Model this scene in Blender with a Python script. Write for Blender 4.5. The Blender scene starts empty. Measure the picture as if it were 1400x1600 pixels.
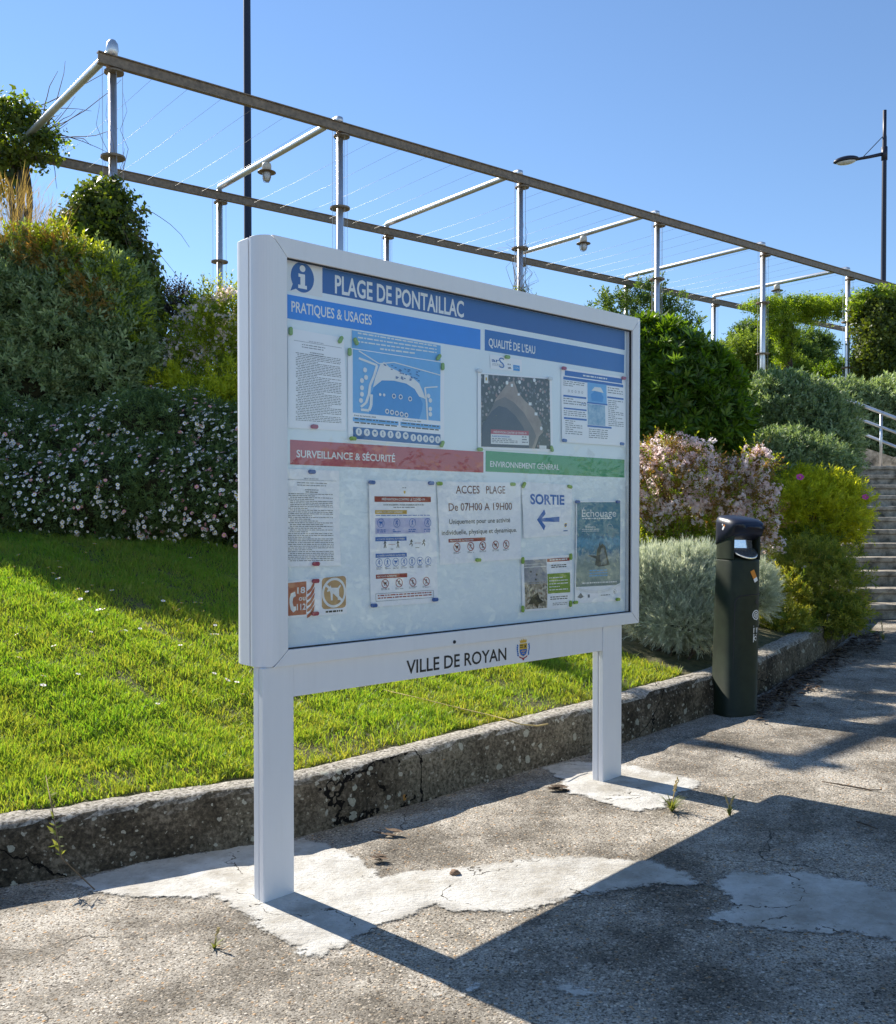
import bpy, bmesh, math, random
import numpy as np
from mathutils import Vector, Matrix
S = bpy.context.scene
COL = S.collection
R = math.radians

# ------------------------------------------------------------------ camera, world, sun, exposure
FPX, PPX, PPY, PITCH, EYE = 1500.0, 700.0, 833.0, R(-1.0), 1.165     # photo pixels (1400 x 1600), metres
cd = bpy.data.cameras.new('camera'); cam = bpy.data.objects.new('camera', cd); COL.objects.link(cam)
cam.location = (0, 0, EYE); cam.rotation_euler = (R(90) + PITCH, 0, 0)
cd.sensor_fit = 'HORIZONTAL'; cd.sensor_width = 36; cd.lens = 36 * FPX / 1400
cd.shift_y = (PPY - 800) / 1400; cd.clip_start = 0.05; cd.clip_end = 3000
S.camera = cam
SUN_EL = R(39.2); SUN_DIR = Vector((-0.719 * math.cos(SUN_EL), 0.695 * math.cos(SUN_EL), math.sin(SUN_EL))).normalized()
w = bpy.data.worlds.new('World'); S.world = w; w.use_nodes = True
nt = w.node_tree; nt.nodes.clear()
sky = nt.nodes.new('ShaderNodeTexSky'); sky.sky_type = 'NISHITA'; sky.sun_disc = False
sky.sun_elevation = SUN_EL; sky.sun_rotation = math.atan2(SUN_DIR.x, SUN_DIR.y)
sky.altitude = 0; sky.air_density = 1.0; sky.dust_density = 0.0; sky.ozone_density = 5.0
bg = nt.nodes.new('ShaderNodeBackground'); bg.inputs[1].default_value = 0.098
wo = nt.nodes.new('ShaderNodeOutputWorld')
nt.links.new(sky.outputs[0], bg.inputs[0]); nt.links.new(bg.outputs[0], wo.inputs[0])
sl = bpy.data.lights.new('sun', 'SUN'); so = bpy.data.objects.new('sun', sl); COL.objects.link(so)
sl.energy = 4.9; sl.angle = R(0.5); sl.color = (1.0, 0.93, 0.82)
so.rotation_euler = SUN_DIR.to_track_quat('Z', 'Y').to_euler(); so.location = (-8, 8, 12)
S.view_settings.view_transform = 'Standard'; S.view_settings.look = 'None'
S.view_settings.exposure = 0.88; S.view_settings.gamma = 1.0
S.render.engine = 'CYCLES'
S.cycles.use_denoising = True
S.cycles.max_bounces = 10; S.cycles.transparent_max_bounces = 12; S.cycles.diffuse_bounces = 5

# ------------------------------------------------------------------ geometry of the view
_c, _s = math.cos(PITCH), math.sin(PITCH)
FW = Vector((0, _c, _s)); UP = Vector((0, -_s, _c)); RT = Vector((1, 0, 0)); CAM = Vector((0, 0, EYE))
def ray(x, y): return FW + RT * ((x - PPX) / FPX) - UP * ((y - PPY) / FPX)
def at(x, y, Y):
    r = ray(x, y); return CAM + r * (Y / r.y)
YAW = R(47.75)
SD = Vector((math.sin(YAW), math.cos(YAW), 0)); SN = Vector((math.cos(YAW), -math.sin(YAW), 0))   # along the sign, towards the viewer
r0 = ray(460, 1396); A0 = CAM + r0 * (-EYE / r0.z)                                                # foot of the sign's near post
def sclamp(v, a): return a * math.tanh(v / a)
def gz(x, y):
    p = Vector((x, y, 0)) - Vector((A0.x, A0.y, 0))
    return sclamp(.04 * p.dot(SD), .35) + sclamp(.02 * p.dot(SN), .12)
def on_ground(px, py):
    r = ray(px, py); t = -EYE / r.z
    for _ in range(30):
        p = CAM + r * t; t = (gz(p.x, p.y) - EYE) / r.z
    p = CAM + r * t; return Vector((p.x, p.y, gz(p.x, p.y)))

# ------------------------------------------------------------------ object helpers
def tag(o, label=None, cat=None, group=None, kind=None):
    if label: o['label'] = label
    if cat: o['category'] = cat
    if group: o['group'] = group
    if kind: o['kind'] = kind
    return o
def empty(name, loc, rotz=0, label=None, cat=None, group=None):
    o = bpy.data.objects.new(name, None); COL.objects.link(o); o.empty_display_size = .1
    o.location = loc; o.rotation_euler = (0, 0, rotz)
    return tag(o, label, cat, group)
def link(name, me, mat=None, parent=None, loc=None, smooth=False):
    o = bpy.data.objects.new(name, me); COL.objects.link(o)
    if mat is not None: me.materials.append(mat)
    if parent is not None: o.parent = parent
    if loc is not None: o.location = loc
    if smooth: me.polygons.foreach_set('use_smooth', [True] * len(me.polygons))
    return o
def from_bm(name, bm, mat=None, parent=None, loc=None, smooth=False):
    bmesh.ops.recalc_face_normals(bm, faces=bm.faces[:])
    me = bpy.data.meshes.new(name); bm.to_mesh(me); bm.free()
    return link(name, me, mat, parent, loc, smooth)
def np_mesh(name, V, polys, tint=None):
    """V (n,3); polys: list of (m,k) index arrays"""
    me = bpy.data.meshes.new(name); V = np.asarray(V, np.float32)
    me.vertices.add(len(V)); me.vertices.foreach_set('co', V.ravel())
    polys = [p for p in polys if len(p)]
    idx = np.concatenate([p.ravel() for p in polys]).astype(np.int32)
    tot = np.concatenate([np.full(len(p), p.shape[1], np.int32) for p in polys])
    st = np.concatenate([[0], np.cumsum(tot)[:-1]]).astype(np.int32)
    me.loops.add(len(idx)); me.loops.foreach_set('vertex_index', idx)
    me.polygons.add(len(tot)); me.polygons.foreach_set('loop_start', st); me.polygons.foreach_set('loop_total', tot)
    if tint is not None:
        a = me.attributes.new('tint', 'FLOAT', 'POINT'); a.data.foreach_set('value', np.asarray(tint, np.float32))
    me.update(); me.validate()
    return me
def box(bm, x0, x1, y0, y1, z0, z1):
    v = [bm.verts.new(p) for p in ((x0,y0,z0),(x1,y0,z0),(x1,y1,z0),(x0,y1,z0),(x0,y0,z1),(x1,y0,z1),(x1,y1,z1),(x0,y1,z1))]
    for f in ((0,3,2,1),(4,5,6,7),(0,1,5,4),(1,2,6,5),(2,3,7,6),(3,0,4,7)): bm.faces.new([v[i] for i in f])
    return v
def tube(bm, pts, rad, n=10, cap=True):
    pts = [Vector(p) for p in pts]; rads = rad if isinstance(rad, (list, tuple)) else [rad] * len(pts)
    rings = []; ref = None
    for i, p in enumerate(pts):
        t = (pts[min(i+1, len(pts)-1)] - pts[max(i-1, 0)]).normalized()
        if ref is None: ref = t.orthogonal().normalized()
        ref = (ref - t * ref.dot(t))
        if ref.length < 1e-6: ref = t.orthogonal()
        ref.normalize(); b = t.cross(ref)
        rings.append([bm.verts.new(p + (ref * math.cos(2*math.pi*k/n) + b * math.sin(2*math.pi*k/n)) * rads[i]) for k in range(n)])
    for a, b in zip(rings, rings[1:]):
        for k in range(n): bm.faces.new((a[k], a[(k+1) % n], b[(k+1) % n], b[k]))
    if cap:
        bm.faces.new(rings[0][::-1]); bm.faces.new(rings[-1])
def lathe(bm, prof, n=20, base=(0,0,0)):
    base = Vector(base); rings = []
    for r, z in prof:
        rings.append([bm.verts.new(base + Vector((r*math.cos(2*math.pi*k/n), r*math.sin(2*math.pi*k/n), z))) for k in range(n)])
    for a, b in zip(rings, rings[1:]):
        for k in range(n): bm.faces.new((a[k], a[(k+1) % n], b[(k+1) % n], b[k]))
    bm.faces.new(rings[0][::-1]); bm.faces.new(rings[-1])
def bevel(o, wd, seg=2, ang=30):
    m = o.modifiers.new('bevel', 'BEVEL'); m.width = wd; m.segments = seg; m.limit_method = 'ANGLE'; m.angle_limit = R(ang)
    return o

# ------------------------------------------------------------------ materials
def new_mat(name):
    m = bpy.data.materials.new(name); m.use_nodes = True; t = m.node_tree
    return m, t, t.nodes['Principled BSDF'], t.nodes['Material Output']
def N(t, kind, **kw):
    n = t.nodes.new(kind)
    for k, v in kw.items():
        if k in n.inputs: n.inputs[k].default_value = v
        else: setattr(n, k, v)
    return n
def ramp(t, src, stops):
    r = t.nodes.new('ShaderNodeValToRGB'); e = r.color_ramp.elements
    while len(e) > 1: e.remove(e[-1])
    e[0].position = stops[0][0]; e[0].color = tuple(stops[0][1]) + (1,)
    for p, c in stops[1:]:
        x = e.new(p); x.color = tuple(c) + (1,)
    t.links.new(src, r.inputs[0]); return r
def mix(t, fac, a, b, mode='MIX'):
    m = t.nodes.new('ShaderNodeMix'); m.data_type = 'RGBA'; m.blend_type = mode
    for i, v in ((0, fac), (6, a), (7, b)):
        if hasattr(v, 'is_output') or isinstance(v, bpy.types.NodeSocket): t.links.new(v, m.inputs[i])
        elif isinstance(v, (int, float)): m.inputs[i].default_value = v
        else: m.inputs[i].default_value = tuple(v) + (1,)
    return m.outputs[2]
def bump(t, p, h, strength=.5, dist=.01):
    b = t.nodes.new('ShaderNodeBump'); b.inputs['Strength'].default_value = strength; b.inputs['Distance'].default_value = dist
    t.links.new(h, b.inputs['Height']); t.links.new(b.outputs[0], p.inputs['Normal']); return b
def coords(t, scale=1):
    c = t.nodes.new('ShaderNodeTexCoord'); return c.outputs['Object']
def noise(t, vec, scale, detail=6, rough=.6):
    n = N(t, 'ShaderNodeTexNoise', Scale=scale, Detail=detail, Roughness=rough); t.links.new(vec, n.inputs['Vector']); return n.outputs['Fac']
def voro(t, vec, scale, feature='F1', rnd=1.0):
    n = t.nodes.new('ShaderNodeTexVoronoi'); n.feature = feature; n.inputs['Scale'].default_value = scale
    n.inputs['Randomness'].default_value = rnd; t.links.new(vec, n.inputs['Vector']); return n
def mathn(t, op, a, b=None, clamp=False):
    m = t.nodes.new('ShaderNodeMath'); m.operation = op; m.use_clamp = clamp
    for i, v in ((0, a), (1, b)):
        if v is None: continue
        if isinstance(v, bpy.types.NodeSocket): t.links.new(v, m.inputs[i])
        else: m.inputs[i].default_value = v
    return m.outputs[0]
def plain(name, col, rough=.5, metal=0, var=.06, scale=30, spec=.5, coat=0):
    m, t, p, o = new_mat(name)
    n = noise(t, coords(t), scale, 5)
    c = ramp(t, n, [(.3, [max(0, x*(1-var)) for x in col]), (.7, [min(1, x*(1+var)) for x in col])])
    t.links.new(c.outputs[0], p.inputs['Base Color'])
    p.inputs['Roughness'].default_value = rough; p.inputs['Metallic'].default_value = metal
    p.inputs['Specular IOR Level'].default_value = spec; p.inputs['Coat Weight'].default_value = coat
    return m
def leaf_mat(name, c0, c1, trans=.4, rough=.5, tcol=None, spec=.35):
    m, t, p, o = new_mat(name)
    a = t.nodes.new('ShaderNodeAttribute'); a.attribute_name = 'tint'
    c = ramp(t, a.outputs['Fac'], [(0, c0), (1, c1)])
    t.links.new(c.outputs[0], p.inputs['Base Color'])
    p.inputs['Roughness'].default_value = rough; p.inputs['Specular IOR Level'].default_value = spec
    tr = t.nodes.new('ShaderNodeBsdfTranslucent')
    tc = mix(t, 1.0, c.outputs[0], tcol or (1.6, 1.5, .7), 'MULTIPLY'); t.links.new(tc, tr.inputs[0])
    ms = t.nodes.new('ShaderNodeMixShader'); ms.inputs[0].default_value = trans
    t.links.new(p.outputs[0], ms.inputs[1]); t.links.new(tr.outputs[0], ms.inputs[2]); t.links.new(ms.outputs[0], o.inputs[0])
    return m

def aggregate_mat():
    m, t, p, o = new_mat('exposed_aggregate'); v = coords(t)
    big = noise(t, v, 1.3, 5); med = noise(t, v, 9, 6, .65); fine = noise(t, v, 160, 3, .7)
    base = ramp(t, mathn(t, 'ADD', mathn(t, 'MULTIPLY', big, .5), mathn(t, 'MULTIPLY', med, .5)),
                [(.36, (.19, .17, .14)), (.5, (.38, .345, .29)), (.62, (.54, .50, .43))])
    v1 = voro(t, v, 84); v2 = voro(t, v, 150); v3 = voro(t, v, 36)
    stone = ramp(t, mathn(t, 'FRACT', mathn(t, 'MULTIPLY', v1.outputs['Color'], 7.3)),
                 [(0, (.12, .105, .09)), (.3, (.34, .29, .23)), (.5, (.55, .46, .34)), (.7, (.70, .65, .57)), (.93, (.5, .31, .15)), (1, (.75, .71, .64))])
    stone2 = ramp(t, mathn(t, 'FRACT', mathn(t, 'MULTIPLY', v2.outputs['Color'], 5.1)),
                 [(0, (.10, .085, .065)), (.5, (.40, .34, .26)), (1, (.72, .66, .55))])
    def mask(vn, d, keep):
        a = mathn(t, 'LESS_THAN', vn.outputs['Distance'], d)
        sep = t.nodes.new('ShaderNodeSeparateColor'); t.links.new(vn.outputs['Color'], sep.inputs[0])
        return mathn(t, 'MULTIPLY', a, mathn(t, 'LESS_THAN', sep.outputs[1], keep))
    m2 = mask(v2, .42, .8); m1 = mask(v1, .42, .62); m3 = mask(v3, .22, .07)
    c = mix(t, m2, base.outputs[0], stone2.outputs[0]); c = mix(t, m1, c, stone.outputs[0])
    c = mix(t, m3, c, (.60, .54, .44))
    c = mix(t, .8, c, ramp(t, fine, [(.36, (.12, .115, .11)), (.54, (1, 1, 1))]).outputs[0], 'MULTIPLY')
    st = ramp(t, noise(t, v, 2.6, 8, .7), [(.40, (.38, .365, .34)), (.56, (1, 1, 1))])
    c = mix(t, .75, c, st.outputs[0], 'MULTIPLY')
    cr = voro(t, v, .55, 'DISTANCE_TO_EDGE')
    warp = t.nodes.new('ShaderNodeVectorMath'); warp.operation = 'ADD'
    nn = N(t, 'ShaderNodeTexNoise', Scale=3.0, Detail=8.0); t.links.new(v, nn.inputs['Vector'])
    sc = t.nodes.new('ShaderNodeVectorMath'); sc.operation = 'SCALE'; sc.inputs['Scale'].default_value = .5
    t.links.new(nn.outputs['Color'], sc.inputs[0]); t.links.new(v, warp.inputs[0]); t.links.new(sc.outputs[0], warp.inputs[1]); t.links.new(warp.outputs[0], cr.inputs['Vector'])
    crack = mathn(t, 'MULTIPLY', mathn(t, 'LESS_THAN', cr.outputs['Distance'], .0016), mathn(t, 'GREATER_THAN', big, .53))
    c = mix(t, mathn(t, 'MULTIPLY', crack, .8), c, (.03, .026, .02))
    t.links.new(c, p.inputs['Base Color']); p.inputs['Roughness'].default_value = .88; p.inputs['Specular IOR Level'].default_value = .25
    h = mathn(t, 'ADD', mathn(t, 'MULTIPLY', mathn(t, 'SUBTRACT', .5, v1.outputs['Distance']), m1), mathn(t, 'MULTIPLY', mathn(t, 'SUBTRACT', .4, v2.outputs['Distance']), m2))
    h = mathn(t, 'ADD', h, mathn(t, 'MULTIPLY', fine, .35)); h = mathn(t, 'SUBTRACT', h, crack)
    bump(t, p, h, 1.0, .006)
    return m
def cement_mat():
    m, t, p, o = new_mat('whitewashed_cement'); v = coords(t)
    a = noise(t, v, 7, 8, .65); b = noise(t, v, 90, 4, .7)
    c = ramp(t, a, [(.3, (.40, .385, .35)), (.46, (.54, .525, .485)), (.62, (.62, .61, .57))])
    sp = mathn(t, 'LESS_THAN', noise(t, v, 55, 2), .34)
    c = mix(t, mathn(t, 'MULTIPLY', sp, .5), c.outputs[0], (.3, .27, .22))
    stn = ramp(t, noise(t, v, 3.3, 9, .75), [(.40, (.62, .58, .52)), (.56, (1, 1, 1))]); c = mix(t, .8, c, stn.outputs[0], 'MULTIPLY')
    cr = voro(t, v, 1.6, 'DISTANCE_TO_EDGE'); nn = N(t, 'ShaderNodeTexNoise', Scale=6.0, Detail=8.0); t.links.new(v, nn.inputs['Vector'])
    sc = t.nodes.new('ShaderNodeVectorMath'); sc.operation = 'SCALE'; sc.inputs['Scale'].default_value = .3; t.links.new(nn.outputs['Color'], sc.inputs[0])
    ad = t.nodes.new('ShaderNodeVectorMath'); ad.operation = 'ADD'; t.links.new(v, ad.inputs[0]); t.links.new(sc.outputs[0], ad.inputs[1]); t.links.new(ad.outputs[0], cr.inputs['Vector'])
    c = mix(t, mathn(t, 'MULTIPLY', mathn(t, 'LESS_THAN', cr.outputs['Distance'], .004), mathn(t, 'GREATER_THAN', a, .5)), c, (.09, .08, .065))
    t.links.new(c, p.inputs['Base Color']); p.inputs['Roughness'].default_value = .8; p.inputs['Specular IOR Level'].default_value = .2
    mp = t.nodes.new('ShaderNodeMapping'); mp.inputs['Rotation'].default_value = (0, 0, .7); mp.inputs['Scale'].default_value = (1, 3.2, 1); t.links.new(v, mp.inputs[0])
    bump(t, p, mathn(t, 'ADD', mathn(t, 'MULTIPLY', noise(t, mp.outputs[0], 34, 5, .65), 1.2), b), .9, .005)
    at_ = t.nodes.new('ShaderNodeAttribute'); at_.attribute_name = 'tint'                  # metres inside the worn edge
    k = mathn(t, 'ADD', at_.outputs['Fac'], mathn(t, 'MULTIPLY', mathn(t, 'SUBTRACT', noise(t, v, 16, 8, .75), .5), .14))
    k = mathn(t, 'SUBTRACT', k, mathn(t, 'MULTIPLY', mathn(t, 'SUBTRACT', noise(t, v, 7, 10, .8), .60, True), 1.1))
    k = mathn(t, 'ADD', k, mathn(t, 'MULTIPLY', mathn(t, 'SUBTRACT', noise(t, v, 190, 3, .7), .5), .03))
    k = mathn(t, 'DIVIDE', k, .016, True)
    tr = t.nodes.new('ShaderNodeBsdfTransparent'); ms = t.nodes.new('ShaderNodeMixShader'); t.links.new(k, ms.inputs[0]); t.links.new(tr.outputs[0], ms.inputs[1]); t.links.new(p.outputs[0], ms.inputs[2]); t.links.new(ms.outputs[0], o.inputs[0])
    return m
def kerb_mat():
    m, t, p, o = new_mat('lichened_concrete'); v = coords(t)
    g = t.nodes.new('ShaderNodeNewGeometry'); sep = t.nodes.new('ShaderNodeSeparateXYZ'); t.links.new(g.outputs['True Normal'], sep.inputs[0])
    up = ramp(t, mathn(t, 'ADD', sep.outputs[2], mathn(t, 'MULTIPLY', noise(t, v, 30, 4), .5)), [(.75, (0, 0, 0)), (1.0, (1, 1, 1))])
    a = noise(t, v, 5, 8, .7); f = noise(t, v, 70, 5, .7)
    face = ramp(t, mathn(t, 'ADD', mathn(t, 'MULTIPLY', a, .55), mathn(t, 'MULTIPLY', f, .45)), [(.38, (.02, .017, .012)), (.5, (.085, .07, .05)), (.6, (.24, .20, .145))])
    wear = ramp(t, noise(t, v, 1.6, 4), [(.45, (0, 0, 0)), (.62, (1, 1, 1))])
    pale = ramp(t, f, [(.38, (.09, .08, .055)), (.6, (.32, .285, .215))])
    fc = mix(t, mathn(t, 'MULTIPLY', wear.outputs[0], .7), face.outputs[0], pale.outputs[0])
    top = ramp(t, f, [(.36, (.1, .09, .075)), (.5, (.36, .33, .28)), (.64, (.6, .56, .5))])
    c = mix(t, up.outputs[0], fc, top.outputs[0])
    vv = t.nodes.new('ShaderNodeVectorMath'); vv.operation = 'ADD'; nn = N(t, 'ShaderNodeTexNoise', Scale=40.0, Detail=3.0); t.links.new(v, nn.inputs['Vector'])
    s2 = t.nodes.new('ShaderNodeVectorMath'); s2.operation = 'SCALE'; s2.inputs['Scale'].default_value = .03; t.links.new(nn.outputs['Color'], s2.inputs[0])
    t.links.new(v, vv.inputs[0]); t.links.new(s2.outputs[0], vv.inputs[1])
    for scl, rad, keep, col in ((17, .3, .45, (.46, .46, .38)), (34, .34, .42, (.5, .48, .4)), (60, .36, .45, (.38, .36, .29)), (13, .16, .05, (.5, .24, .05))):
        l = voro(t, vv.outputs[0], scl); sp = t.nodes.new('ShaderNodeSeparateColor'); t.links.new(l.outputs['Color'], sp.inputs[0])
        rr = mathn(t, 'MULTIPLY', sp.outputs[2], rad)
        k = mathn(t, 'MULTIPLY', mathn(t, 'LESS_THAN', l.outputs['Distance'], rr), mathn(t, 'LESS_THAN', sp.outputs[0], keep))
        c = mix(t, mathn(t, 'MULTIPLY', k, mathn(t, 'ADD', mathn(t, 'MULTIPLY', f, .9), .3)), c, col)
    ck = voro(t, vv.outputs[0], .8, 'DISTANCE_TO_EDGE'); c = mix(t, mathn(t, 'LESS_THAN', ck.outputs['Distance'], mathn(t, 'MULTIPLY', f, .0042)), c, (.008, .007, .006))
    t.links.new(c, p.inputs['Base Color']); p.inputs['Roughness'].default_value = .92; p.inputs['Specular IOR Level'].default_value = .15
    bump(t, p, mathn(t, 'ADD', mathn(t, 'MULTIPLY', a, .6), f), 1.0, .012)
    return m
def soil_mat():
    m, t, p, o = new_mat('soil'); v = coords(t)
    c = ramp(t, noise(t, v, 14, 8, .7), [(.35, (.035, .04, .012)), (.5, (.085, .085, .03)), (.68, (.17, .14, .07))])
    t.links.new(c.outputs[0], p.inputs['Base Color']); p.inputs['Roughness'].default_value = .95
    bump(t, p, noise(t, v, 60, 5), .8, .02); return m
def stair_mat():
    m, t, p, o = new_mat('old_step_concrete'); v = coords(t)
    c = ramp(t, noise(t, v, 8, 8, .7), [(.35, (.09, .08, .06)), (.5, (.30, .265, .21)), (.66, (.52, .46, .37))])
    t.links.new(c.outputs[0], p.inputs['Base Color']); p.inputs['Roughness'].default_value = .9
    bump(t, p, noise(t, v, 50, 6, .7), .8, .01); return m
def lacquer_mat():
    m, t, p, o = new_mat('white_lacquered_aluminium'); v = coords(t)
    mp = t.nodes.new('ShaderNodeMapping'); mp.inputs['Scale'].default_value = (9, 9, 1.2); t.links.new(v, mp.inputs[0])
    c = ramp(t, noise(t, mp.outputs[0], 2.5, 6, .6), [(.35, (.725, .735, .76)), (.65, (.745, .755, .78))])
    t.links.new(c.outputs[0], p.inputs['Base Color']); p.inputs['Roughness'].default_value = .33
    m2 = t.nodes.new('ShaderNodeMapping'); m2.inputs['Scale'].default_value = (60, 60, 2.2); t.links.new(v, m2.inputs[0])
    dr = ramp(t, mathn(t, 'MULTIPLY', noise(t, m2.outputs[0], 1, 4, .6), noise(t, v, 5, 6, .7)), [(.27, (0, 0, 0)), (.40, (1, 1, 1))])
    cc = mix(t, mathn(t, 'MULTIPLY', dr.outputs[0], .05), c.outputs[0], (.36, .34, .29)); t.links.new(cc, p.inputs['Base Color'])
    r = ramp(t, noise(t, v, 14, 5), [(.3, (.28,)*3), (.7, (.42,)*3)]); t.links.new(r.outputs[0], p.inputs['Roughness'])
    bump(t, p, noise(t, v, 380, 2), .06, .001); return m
def glass_mat():
    m, t, p, o = new_mat('clear_pane'); t.nodes.remove(p)
    tr = t.nodes.new('ShaderNodeBsdfTransparent'); tr.inputs[0].default_value = (.985, .995, .995, 1)
    gl = t.nodes.new('ShaderNodeBsdfGlossy'); gl.inputs['Roughness'].default_value = .015
    g = t.nodes.new('ShaderNodeNewGeometry'); dt = t.nodes.new('ShaderNodeVectorMath'); dt.operation = 'DOT_PRODUCT'
    t.links.new(g.outputs['Normal'], dt.inputs[0]); t.links.new(g.outputs['Incoming'], dt.inputs[1])
    k = mathn(t, 'POWER', mathn(t, 'SUBTRACT', 1.0, mathn(t, 'ABSOLUTE', dt.outputs['Value'])), 5)      # the same reflectance from both sides of the thin pane
    fac = mathn(t, 'ADD', mathn(t, 'MULTIPLY', k, .93), .066)
    ms = t.nodes.new('ShaderNodeMixShader'); t.links.new(fac, ms.inputs[0])
    t.links.new(tr.outputs[0], ms.inputs[1]); t.links.new(gl.outputs[0], ms.inputs[2]); t.links.new(ms.outputs[0], o.inputs[0])
    return m
def steel_mat(name, col, rough):
    m, t, p, o = new_mat(name); v = coords(t)
    c = ramp(t, noise(t, v, 12, 6), [(.3, [x*.82 for x in col]), (.7, col)]); t.links.new(c.outputs[0], p.inputs['Base Color'])
    p.inputs['Metallic'].default_value = .85; p.inputs['Roughness'].default_value = rough
    bump(t, p, noise(t, v, 90, 3), .1, .002); return m

M = dict(aggregate=aggregate_mat(), cement=cement_mat(), kerb=kerb_mat(), soil=soil_mat(), stair=stair_mat(), lacquer=lacquer_mat(), pane=glass_mat(),
    steel=steel_mat('galvanised_steel', (.74, .75, .77), .4), rail=plain('weathered_rail_steel', (.22, .16, .105), .5, metal=.3, var=.35, scale=25),
    wire=steel_mat('tension_wire_steel', (.5, .5, .5), .6), chrome=steel_mat('polished_steel', (.8, .8, .82), .12),
    lamp_dark=plain('dark_navy_paint', (.012, .016, .035), .45), bin_green=plain('dark_green_paint', (.017, .024, .014), .5, var=.25, scale=14, spec=.25),
    bin_blue=plain('dark_blue_grey_plastic', (.016, .019, .034), .36, spec=.4), rubber=plain('black_gasket', (.012, .012, .014), .6),
    panel=plain('panel_white', (.80, .87, .91), .45, var=.02, scale=5), paper=plain('paper_white', (.91, .91, .94), .7, var=.015, scale=12),
    navy=plain('print_navy', (.0, .085, .33), .45, var=.03), azure=plain('print_azure', (.0, .22, .76), .45, var=.03),
    teal=plain('print_ocean_blue', (.0, .13, .44), .45, var=.03), red=plain('print_faded_red', (.47, .07, .11), .45, var=.03), green=plain('print_green', (.055, .33, .16), .45, var=.03),
    white_ink=plain('print_white', (.8, .8, .8), .5, var=.01), black_ink=plain('print_black', (.012, .012, .014), .5), grey_ink=plain('print_grey', (.16, .17, .2), .6),
    maroon=plain('print_maroon', (.13, .012, .02), .5), dark_red=plain('print_dark_red', (.3, .015, .02), .5), ochre=plain('print_ochre', (.55, .33, .05), .5), blue_ink=plain('print_blue', (.0, .12, .46), .5),
    sky_ink=plain('print_pale_blue', (.14, .42, .78), .5, var=.05), sea_ink=plain('print_sea_blue', (.03, .27, .66), .5, var=.05), deep_ink=plain('print_deep_blue', (.012, .12, .36), .5),
    lilac=plain('print_lilac', (.5, .5, .72), .6), grass_ink=plain('print_leaf_green', (.18, .3, .03), .5), brick_ink=plain('print_brick', (.45, .13, .07), .5), tan_ink=plain('print_tan', (.5, .3, .14), .5),
    gold=plain('print_gold', (.6, .38, .03), .5), orange=plain('print_orange', (.62, .22, .02), .5),
    magnet_green=plain('magnet_green', (.2, .36, .05), .35), magnet_blue=plain('magnet_blue', (.01, .09, .35), .3), magnet_red=plain('magnet_crimson', (.33, .02, .08), .3), magnet_clear=plain('magnet_pale', (.62, .66, .7), .25),
    twigs=plain('twig_mass', (.035, .035, .018), .95, var=.6, scale=45, spec=.1), bark=plain('bark', (.07, .05, .035), .9, var=.4, scale=20), dry_stem=plain('dry_stem', (.16, .11, .06), .8, var=.3), dead=plain('dead_leaf', (.12, .08, .05), .9, var=.5, scale=40), straw=plain('straw', (.5, .38, .16), .8, var=.2),
    lens=plain('lamp_glass', (.6, .62, .62), .15), stone=plain('brown_stone', (.2, .12, .07), .8, var=.4, scale=60), lampcream=plain('lamp_cream', (.62, .58, .5), .5),
    petal_white=plain('petal_white', (.8, .78, .8), .6, var=.04), petal_pink=plain('petal_pink', (.7, .3, .4), .6, var=.2), disc=plain('flower_disc', (.65, .45, .05), .7), magenta=plain('petal_magenta', (.6, .06, .3), .6))
L = dict(grass=leaf_mat('grass_blades', (.30, .30, .075), (.15, .31, .03), .52, .5, (1.9, 1.7, .6)),
    grey=leaf_mat('grey_green_leaves', (.08, .13, .05), (.42, .50, .30), .33, .55, (1.6, 1.7, .7)),
    greyr=leaf_mat('grey_olive_leaves', (.07, .12, .045), (.42, .50, .27), .34, .5, (1.6, 1.7, .7)),
    ole=leaf_mat('glossy_green_leaves', (.018, .055, .007), (.14, .25, .022), .42, .38, (2.2, 2.0, .5), .5),
    ivy=leaf_mat('ivy_leaves', (.03, .055, .012), (.19, .23, .04), .4, .45, (1.9, 1.9, .4)),
    vine=leaf_mat('yellow_green_vine_leaves', (.08, .15, .015), (.36, .42, .045), .5, .5, (1.6, 1.8, .5)),
    abelia=leaf_mat('abelia_leaves', (.08, .14, .015), (.36, .42, .05), .55, .45, (2.0, 1.8, .5)),
    abred=leaf_mat('bronze_leaves', (.12, .10, .03), (.34, .24, .08), .5, .5, (1.8, 1.3, .6)),
    needle=leaf_mat('silver_needles', (.34, .39, .31), (.76, .79, .68), .42, .7, (1.2, 1.2, .9)),
    cistus=leaf_mat('yellow_green_leaves', (.24, .31, .03), (.66, .68, .08), .66, .5, (1.8, 1.6, .5)),
    rusty=leaf_mat('olive_rust_leaves', (.11, .19, .03), (.42, .43, .09), .52, .5, (1.8, 1.5, .5)),
    daisy=leaf_mat('daisy_leaves', (.05, .09, .025), (.17, .25, .085), .36, .6),
    tree=leaf_mat('tree_leaves', (.05, .10, .025), (.22, .33, .07), .42, .5),
    straw=leaf_mat('golden_straw', (.30, .2, .06), (.55, .42, .16), .45, .6, (1.3, 1.2, .8)),
    flower=leaf_mat('abelia_blossom', (.87, .72, .70), (.94, .91, .90), .6, .6, (1.1, 1.0, 1.0)),
    rustf=leaf_mat('dry_flower_heads', (.22, .11, .02), (.42, .27, .06), .35, .7, (1.4, 1.2, .7)),
    weed=leaf_mat('weed_leaves', (.1, .14, .03), (.25, .27, .07), .4, .5))

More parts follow.
